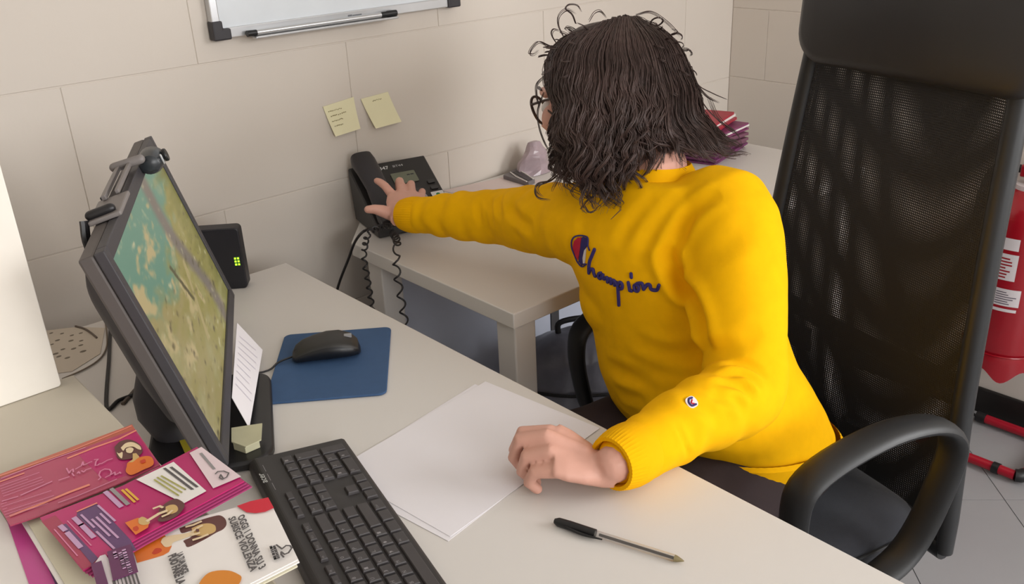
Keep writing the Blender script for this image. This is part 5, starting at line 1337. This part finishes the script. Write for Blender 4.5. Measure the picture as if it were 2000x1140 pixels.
# ---- trousers
tr = MB()
tr.tube([HL+Vector((.03, .02, -.02)), HL, HL.lerp(KL_, .5), KL_, KL_.lerp(AL, .35), KL_.lerp(AL, .95)], [.10, .10, .088, .072, .068, .06], 22, sub=4, rnd=True)
tr.tube([HR+Vector((.03, -.02, -.02)), HR, HR.lerp(KR_, .5), KR_, KR_.lerp(AR, .35), KR_.lerp(AR, .95)], [.10, .10, .088, .072, .068, .06], 22, sub=4, rnd=True)
tr.loft([ring_(1.19, .785, z, (.2, .98), rx, ry, 32) for z, rx, ry in ((.435, .12, .09), (.46, .155, .105), (.50, .165, .112), (.545, .160, .110))])
tme = remesh(tr, .0055, 8); P2 = coords(tme); N2 = normals(tme)
P2 = P2+N2*np.array([.004*noise.noise(Vector((p[0]*12, p[1]*30, p[2]*16))) for p in P2])[:, None]
seat_top = .4245
P2[:, 2] = np.where((P2[:, 0] > .93) & (P2[:, 2] < seat_top), seat_top, P2[:, 2])
set_coords(tme, P2)
at(link_mesh(tme, 'trousers', trou, person))
shoe = M('dark_shoe', (30, 28, 30), .5)
for A_ in (AL, AR):
    sm = MB(); sm.tube([A_+Vector((.03, 0, -.055)), A_+Vector((-.03, 0, -.058)), A_+Vector((-.13, .01, -.068)), A_+Vector((-.165, .012, -.072))], [.038, .040, .040, .025], 18, sub=4, rnd=True)
    sm.tube([A_+Vector((.012, 0, -.06)), A_+Vector((.005, 0, -.005))], [.040, .040], 18)
    k = sm.mesh('shoe'); q = coords(k); q[:, 2] = np.maximum(q[:, 2], .002); set_coords(k, q)
    at(link_mesh(k, 'shoe', shoe, person))
# ---- hair: a cap over the skull and locks that curl more towards their ends
GUIDES = [
 [(1.0823,1.0261,1.2033),(1.0249,1.0375,1.1878),(0.9887,1.0324,1.1505),(0.9735,1.0003,1.0979),(0.9479,0.9758,1.0431),(0.9293,0.9541,0.991)],
 [(1.0825,1.0152,1.2096),(1.0167,1.0071,1.1853),(0.974,0.9875,1.1384),(0.9491,0.9562,1.0853),(0.9399,0.9311,1.029),(0.9404,0.9175,0.9693)],
 [(1.0927,1.0083,1.2127),(1.0216,0.9848,1.179),(0.9799,0.9537,1.1262),(0.9602,0.9248,1.0726),(0.9546,0.9032,1.0152),(0.959,0.8887,0.9596)],
 [(1.1026,1.0012,1.2152),(1.0348,0.9653,1.1775),(0.9944,0.9298,1.1192),(0.9794,0.9035,1.0644),(0.9757,0.8845,1.014),(0.9827,0.8823,0.9712)],
 [(1.1109,0.9947,1.2162),(1.055,0.9473,1.1763),(1.0228,0.9087,1.1247),(1.0137,0.8857,1.0721),(1.0065,0.8726,1.0267),(1.0062,0.8778,0.9858)],
 [(1.1335,1.0019,1.2123),(1.0932,0.9449,1.179),(1.0695,0.9049,1.125),(1.0487,0.8761,1.0823),(1.0473,0.8503,1.0485),(1.0641,0.8311,1.0279)],
 [(1.1462,1.0044,1.2107),(1.117,0.9396,1.1801),(1.0998,0.9002,1.1245),(1.0752,0.8644,1.0767),(1.0861,0.8346,1.0416),(1.114,0.8118,1.0189)],
 [(1.1739,1.0209,1.2056),(1.154,0.9499,1.1782),(1.1408,0.9063,1.1211),(1.1143,0.8662,1.0754),(1.1282,0.8333,1.0394),(1.1585,0.8017,1.0176)],
 [(1.204,1.0505,1.2018),(1.211,0.9806,1.1665),(1.1972,0.9302,1.1093),(1.1699,0.8897,1.0739),(1.1748,0.8539,1.0446),(1.188,0.8176,1.0265)],
 [(1.2132,1.0701,1.1994),(1.2606,1.015,1.1502),(1.2504,0.9658,1.088),(1.2319,0.9364,1.0475),(1.2209,0.9025,1.0227),(1.2233,0.8753,1.0043)],
 [(1.2207,1.0931,1.2004),(1.2822,1.0668,1.1471),(1.284,1.0368,1.0739),(1.2533,0.9981,1.012),(1.2357,0.955,0.9863),(1.2369,0.923,0.9826)],
 [(1.2078,1.1026,1.1979),(1.2575,1.105,1.1516),(1.2517,1.0925,1.0724),(1.2079,1.0651,1.0104),(1.1695,1.0305,0.9689),(1.1489,1.006,0.946)],
 [(1.1888,1.1029,1.195),(1.1837,1.1409,1.1539),(1.1573,1.1412,1.0911),(1.1149,1.1132,1.0301),(1.0788,1.0722,0.9811),(1.0553,1.0436,0.9469)],
 [(1.1542,1.0884,1.1934),(1.1139,1.1276,1.1643),(1.0869,1.1301,1.1166),(1.0695,1.0944,1.0547),(1.0327,1.0659,1.0011),(1.0103,1.0345,0.9638)],
 [(1.1124,1.0546,1.1976),(1.0572,1.0821,1.1758),(1.0281,1.0832,1.135),(1.0175,1.0478,1.0835),(0.991,1.027,1.0336),(0.9687,0.9986,0.9893)]]
GU = [catmull(g, 6) for g in GUIDES]
NP = 44
def resample(L, n):
    S = [0]
    for i in range(1, len(L)): S.append(S[-1]+(L[i]-L[i-1]).length)
    out = []; j = 0
    for k in range(n):
        s = S[-1]*k/(n-1)
        while j < len(L)-2 and S[j+1] < s: j += 1
        out.append(L[j].lerp(L[j+1], (s-S[j])/max(S[j+1]-S[j], 1e-9)))
    return out, S[-1]
GR = [np.array([tuple(p) for p in resample(g, NP)[0]]) for g in GU]
GL_ = [resample(g, NP)[1] for g in GU]
HC = np.array(HEAD)
hv, hfc = [], []; nb = 0
def add_strand(path, r0, n=5, taper=.8):
    """path (m,3) swept with an n-gon"""
    global nb
    m = len(path); T = np.gradient(path, axis=0); T /= np.linalg.norm(T, axis=1)[:, None]+1e-9
    ref = path-HC; ref /= np.linalg.norm(ref, axis=1)[:, None]+1e-9
    A = ref-T*(ref*T).sum(1)[:, None]; A /= np.linalg.norm(A, axis=1)[:, None]+1e-9; B = np.cross(T, A)
    t = np.linspace(0, 1, m); r = r0*(.6+.4*np.minimum(t*6, 1))*(1-taper*np.clip((t-.72)/.28, 0, 1)**1.5)
    ang = np.arange(n)*2*np.pi/n
    V = path[:, None, :]+r[:, None, None]*(np.cos(ang)[None, :, None]*A[:, None, :]*.7+np.sin(ang)[None, :, None]*B[:, None, :])
    hv.append(V.reshape(-1, 3))
    i, k = np.meshgrid(np.arange(m-1), np.arange(n), indexing='ij'); l = (k+1) % n
    hfc.append(np.stack([nb+i*n+k, nb+i*n+l, nb+(i+1)*n+l, nb+(i+1)*n+k], -1).reshape(-1, 4)); nb += m*n
def lock(u, depth, tipcut, amp, wl, nst, spread, phase, hand_, curl=0.0):
    """one lock of strands; u position along the guides, depth pulls towards the head"""
    g = int(u) % len(GR); f = u-int(u); g2 = (g+1) % len(GR)
    c0 = GR[g]*(1-f)+GR[g2]*f; Lg = GL_[g]*(1-f)+GL_[g2]*f
    t = np.linspace(0, 1, NP)
    c0 = HC+(c0-HC)*(1-depth*np.sin(np.clip(t*1.3, 0, 1)*np.pi*.5)[:, None]*.6)
    n = min(NP, max(12, int(NP*tipcut))); c0 = c0[:n]; t = np.linspace(0, tipcut, n)
    T = np.gradient(c0, axis=0); T /= np.linalg.norm(T, axis=1)[:, None]+1e-9
    out = c0-HC; out /= np.linalg.norm(out, axis=1)[:, None]; A = out-T*(out*T).sum(1)[:, None]; A /= np.linalg.norm(A, axis=1)[:, None]+1e-9; B = np.cross(T, A)
    s = t*Lg; a_t = amp*np.clip((t-.22)/.55, 0, 1)**1.3
    ph = 2*np.pi*s/wl+2.6*noise.noise(Vector((u*.9, depth*4, 1.7)))+phase*.16+hand_*.35
    ctr = c0+A*(a_t*.45*np.cos(ph))[:, None]+B*(a_t*np.sin(ph))[:, None]
    if curl:                                  # ringlets at the tips
        e = np.clip((t/tipcut-.66)/.34, 0, 1); ph2 = hand_*2*np.pi*(s/.042)+phase
        ctr = ctr+(A*np.cos(ph2)[:, None]+B*np.sin(ph2)[:, None])*(curl*e)[:, None]
    w = spread*(.35+.9*np.sin(np.clip(t/tipcut, 0, 1)*np.pi*.62))*(1-.55*np.clip(t/tipcut-.6, 0, 1)/.4)
    for q in range(nst):
        a, b = rng.normal(0, .46, 2); dp = rng.normal(0, .25)
        wob = .0005*np.sin(s*2*np.pi/.022+rng.uniform(0, 6.3))
        p = ctr+A*((a*w+wob))[:, None]+B*((b*w*1.3+wob*np.cos(dp)))[:, None]
        cut = n-int(rng.uniform(0, n*.12))
        add_strand(p[:cut], rng.uniform(.0006, .0012))
NL = 270
for k in range(NL):
    u = rng.uniform(0, len(GR)) if k > 210 else (k/210*9.0+rng.uniform(-.2, .2)) % len(GR)
    front = min(abs(u-2), abs(u+13))
    amp = rng.uniform(.005, .010) if u < 5.2 or u > 13 else rng.uniform(.003, .006)
    lock(u, rng.uniform(-.07, .14), rng.uniform(.84, 1.06), amp, rng.uniform(.066, .076) if u < 5.2 else rng.uniform(.085, .10), 15, rng.uniform(.0045, .0085), rng.uniform(0, 6.3), rng.choice((-1, 1)), rng.uniform(.002, .008) if u < 5 or u > 13 else 0)
# ringlets and broad waves lying over the mass
for k in range(95):
    u = rng.choice((rng.uniform(13.4, 15.0), rng.uniform(0, 5.2), rng.uniform(0, 5.2), rng.uniform(5.0, 9.5))) % len(GR)
    curly = u < 5.2 or u > 13
    lock(u, rng.uniform(-.13, -.02), rng.uniform(.80, 1.04), rng.uniform(.008, .014) if curly else rng.uniform(.004, .008), rng.uniform(.062, .074) if curly else rng.uniform(.085, .10), 16, rng.uniform(.0028, .0048), rng.uniform(0, 6.3), rng.choice((-1, 1)), rng.uniform(.006, .013) if curly else .002)
# loose curls and flyaways round the forehead, the crown and the nape
LOOSE = [[(1.1981,0.889,1.0895),(1.1905,0.8669,1.0651),(1.1955,0.8447,1.0469),(1.2005,0.8284,1.0386)], [(1.1748,0.9186,1.1304),(1.1715,0.8816,1.0869),(1.1806,0.8593,1.0623),(1.1961,0.8341,1.0419),(1.198,0.8205,1.0215)], [(1.0308,1.0669,1.1727),(1.0151,1.0702,1.18),(0.9999,1.0727,1.1866),(0.9903,1.0769,1.1797),(0.9838,1.0774,1.171),(0.9882,1.0727,1.1693),(1.003,1.0766,1.1732)], [(1.0893,1.0784,1.2043),(1.0819,1.0788,1.2188),(1.0768,1.0887,1.2283),(1.0831,1.0867,1.2341),(1.0925,1.0775,1.232),(1.0944,1.0703,1.2227)], [(1.0532,1.0717,1.1892),(1.0525,1.0822,1.2061),(1.0581,1.0852,1.2195),(1.0696,1.0803,1.228),(1.0792,1.0691,1.2229)],
 [(1.0906,1.0508,1.2085),(1.0931,1.0418,1.2214),(1.1014,1.0362,1.224),(1.0982,1.0199,1.216)], [(1.0419,1.0747,1.1777),(1.0331,1.0768,1.193),(1.038,1.0769,1.2003),(1.0448,1.0699,1.1984)], [(1.0034,1.0669,1.1325),(0.9844,1.0637,1.1238),(0.979,1.0598,1.1091),(0.976,1.0515,1.0904)], [(0.9892,1.0528,1.1123),(0.9668,1.0441,1.0891),(0.9608,1.0364,1.067),(0.9596,1.0244,1.0446),(0.9552,1.0042,1.0285)],
 [(0.9582,0.9864,1.0024),(0.9356,0.9863,0.9936),(0.9129,0.991,0.9931),(0.9061,0.9911,0.9832),(0.9075,0.9839,0.9729),(0.92,0.971,0.9692)], [(0.954,0.988,0.9989),(0.9317,0.988,0.9909),(0.9159,0.9922,0.9872),(0.9087,0.9871,0.9801),(0.9122,0.9797,0.9726)], [(1.1914,0.9217,1.1357),(1.182,0.901,1.1111),(1.1949,0.882,1.0975),(1.21,0.8628,1.0868)], [(1.1908,0.9267,1.1433),(1.182,0.9032,1.1149),(1.1879,0.8865,1.0948),(1.1997,0.8698,1.0836)],
 [(1.1649,1.0187,1.2132),(1.185,1.0035,1.2167),(1.191,0.9761,1.2034),(1.2021,0.9528,1.1797)], [(0.9353,0.9148,0.9696),(0.9379,0.9067,0.9594),(0.9479,0.9003,0.9631)], [(0.9709,0.8851,0.9711),(0.9801,0.8779,0.9599),(0.9935,0.8765,0.9649),(1.0036,0.8815,0.9759)], [(1.0468,0.8965,1.0279),(1.0502,0.8857,1.0146),(1.0621,0.8733,1.011),(1.0704,0.8703,1.0178)], [(0.9788,1.0334,1.0884),(0.9785,1.0161,1.0828),(0.9782,0.9854,1.0794),(0.9735,0.9678,1.0671),(0.9642,0.9655,1.0494),(0.9524,0.974,1.0344)], [(0.972,0.9591,1.1116),(0.9694,0.9376,1.0958),(0.9625,0.929,1.083),(0.9534,0.9309,1.073)]]
for ln_ in LOOSE:
    p = np.array([tuple(q) for q in catmull(ln_, 8)])
    for q in range(4): add_strand(p+rng.normal(0, .0011, 3), .0007, 5, .9)
for k in range(46):                         # frizz: short open curls standing off the crown and the front
    u = rng.choice((rng.uniform(12.6, 15.0), rng.uniform(0, 2.0), rng.uniform(6.5, 9.0))) % len(GR)
    g = GR[int(u)]; i = int(rng.uniform(3, 20 if u < 3 or u > 12 else 26)); p0_ = g[i]; out = p0_-HC; out /= np.linalg.norm(out)
    T_ = g[i+1]-g[i]; T_ /= np.linalg.norm(T_); S_ = np.cross(out, T_)
    L_ = rng.uniform(.018, .036); th = np.linspace(0, rng.uniform(2.6, 5.4), 22); rr = L_*(.34-.018*th); sg = rng.choice((-1, 1))
    base_ = p0_+out*(-.002)
    path = base_+out*(np.sin(th*.55)*L_*.62)[:, None]+T_*((1-np.cos(th))*rr*.8)[:, None]+S_*(sg*np.sin(th)*rr)[:, None]
    for q in range(4): add_strand(path+rng.normal(0, .0008, 3), .0006, 5, .9)
hcap = MB()
hcap.ellipsoid((0, -.018, .026), (.083, .100, .094), HM); hcap.ellipsoid((0, -.050, -.045), (.066, .055, .075), HM)
cm_ = remesh(hcap, .006, 3); P3 = coords(cm_)
fl_ = np.array([HM.inverted() @ Vector(p) for p in P3])
# keep the face clear: pull the front of the cap inside the head
k = (fl_[:, 1] > .045) & (fl_[:, 2] < .055)
P3[k] = HC+(P3[k]-HC)*.72
set_coords(cm_, P3)
hme = bpy.data.meshes.new('hair')
V = np.concatenate(hv); Fq = np.concatenate(hfc)
nv0 = len(V); capf = [tuple(nv0+i for i in p.vertices) for p in cm_.polygons]
hme.from_pydata(np.concatenate([V, P3]).tolist(), [], [tuple(f) for f in Fq.tolist()]+capf)
hme.update()
tag(at(link_mesh(hme, 'hair', hairm, person)), kind='stuff')
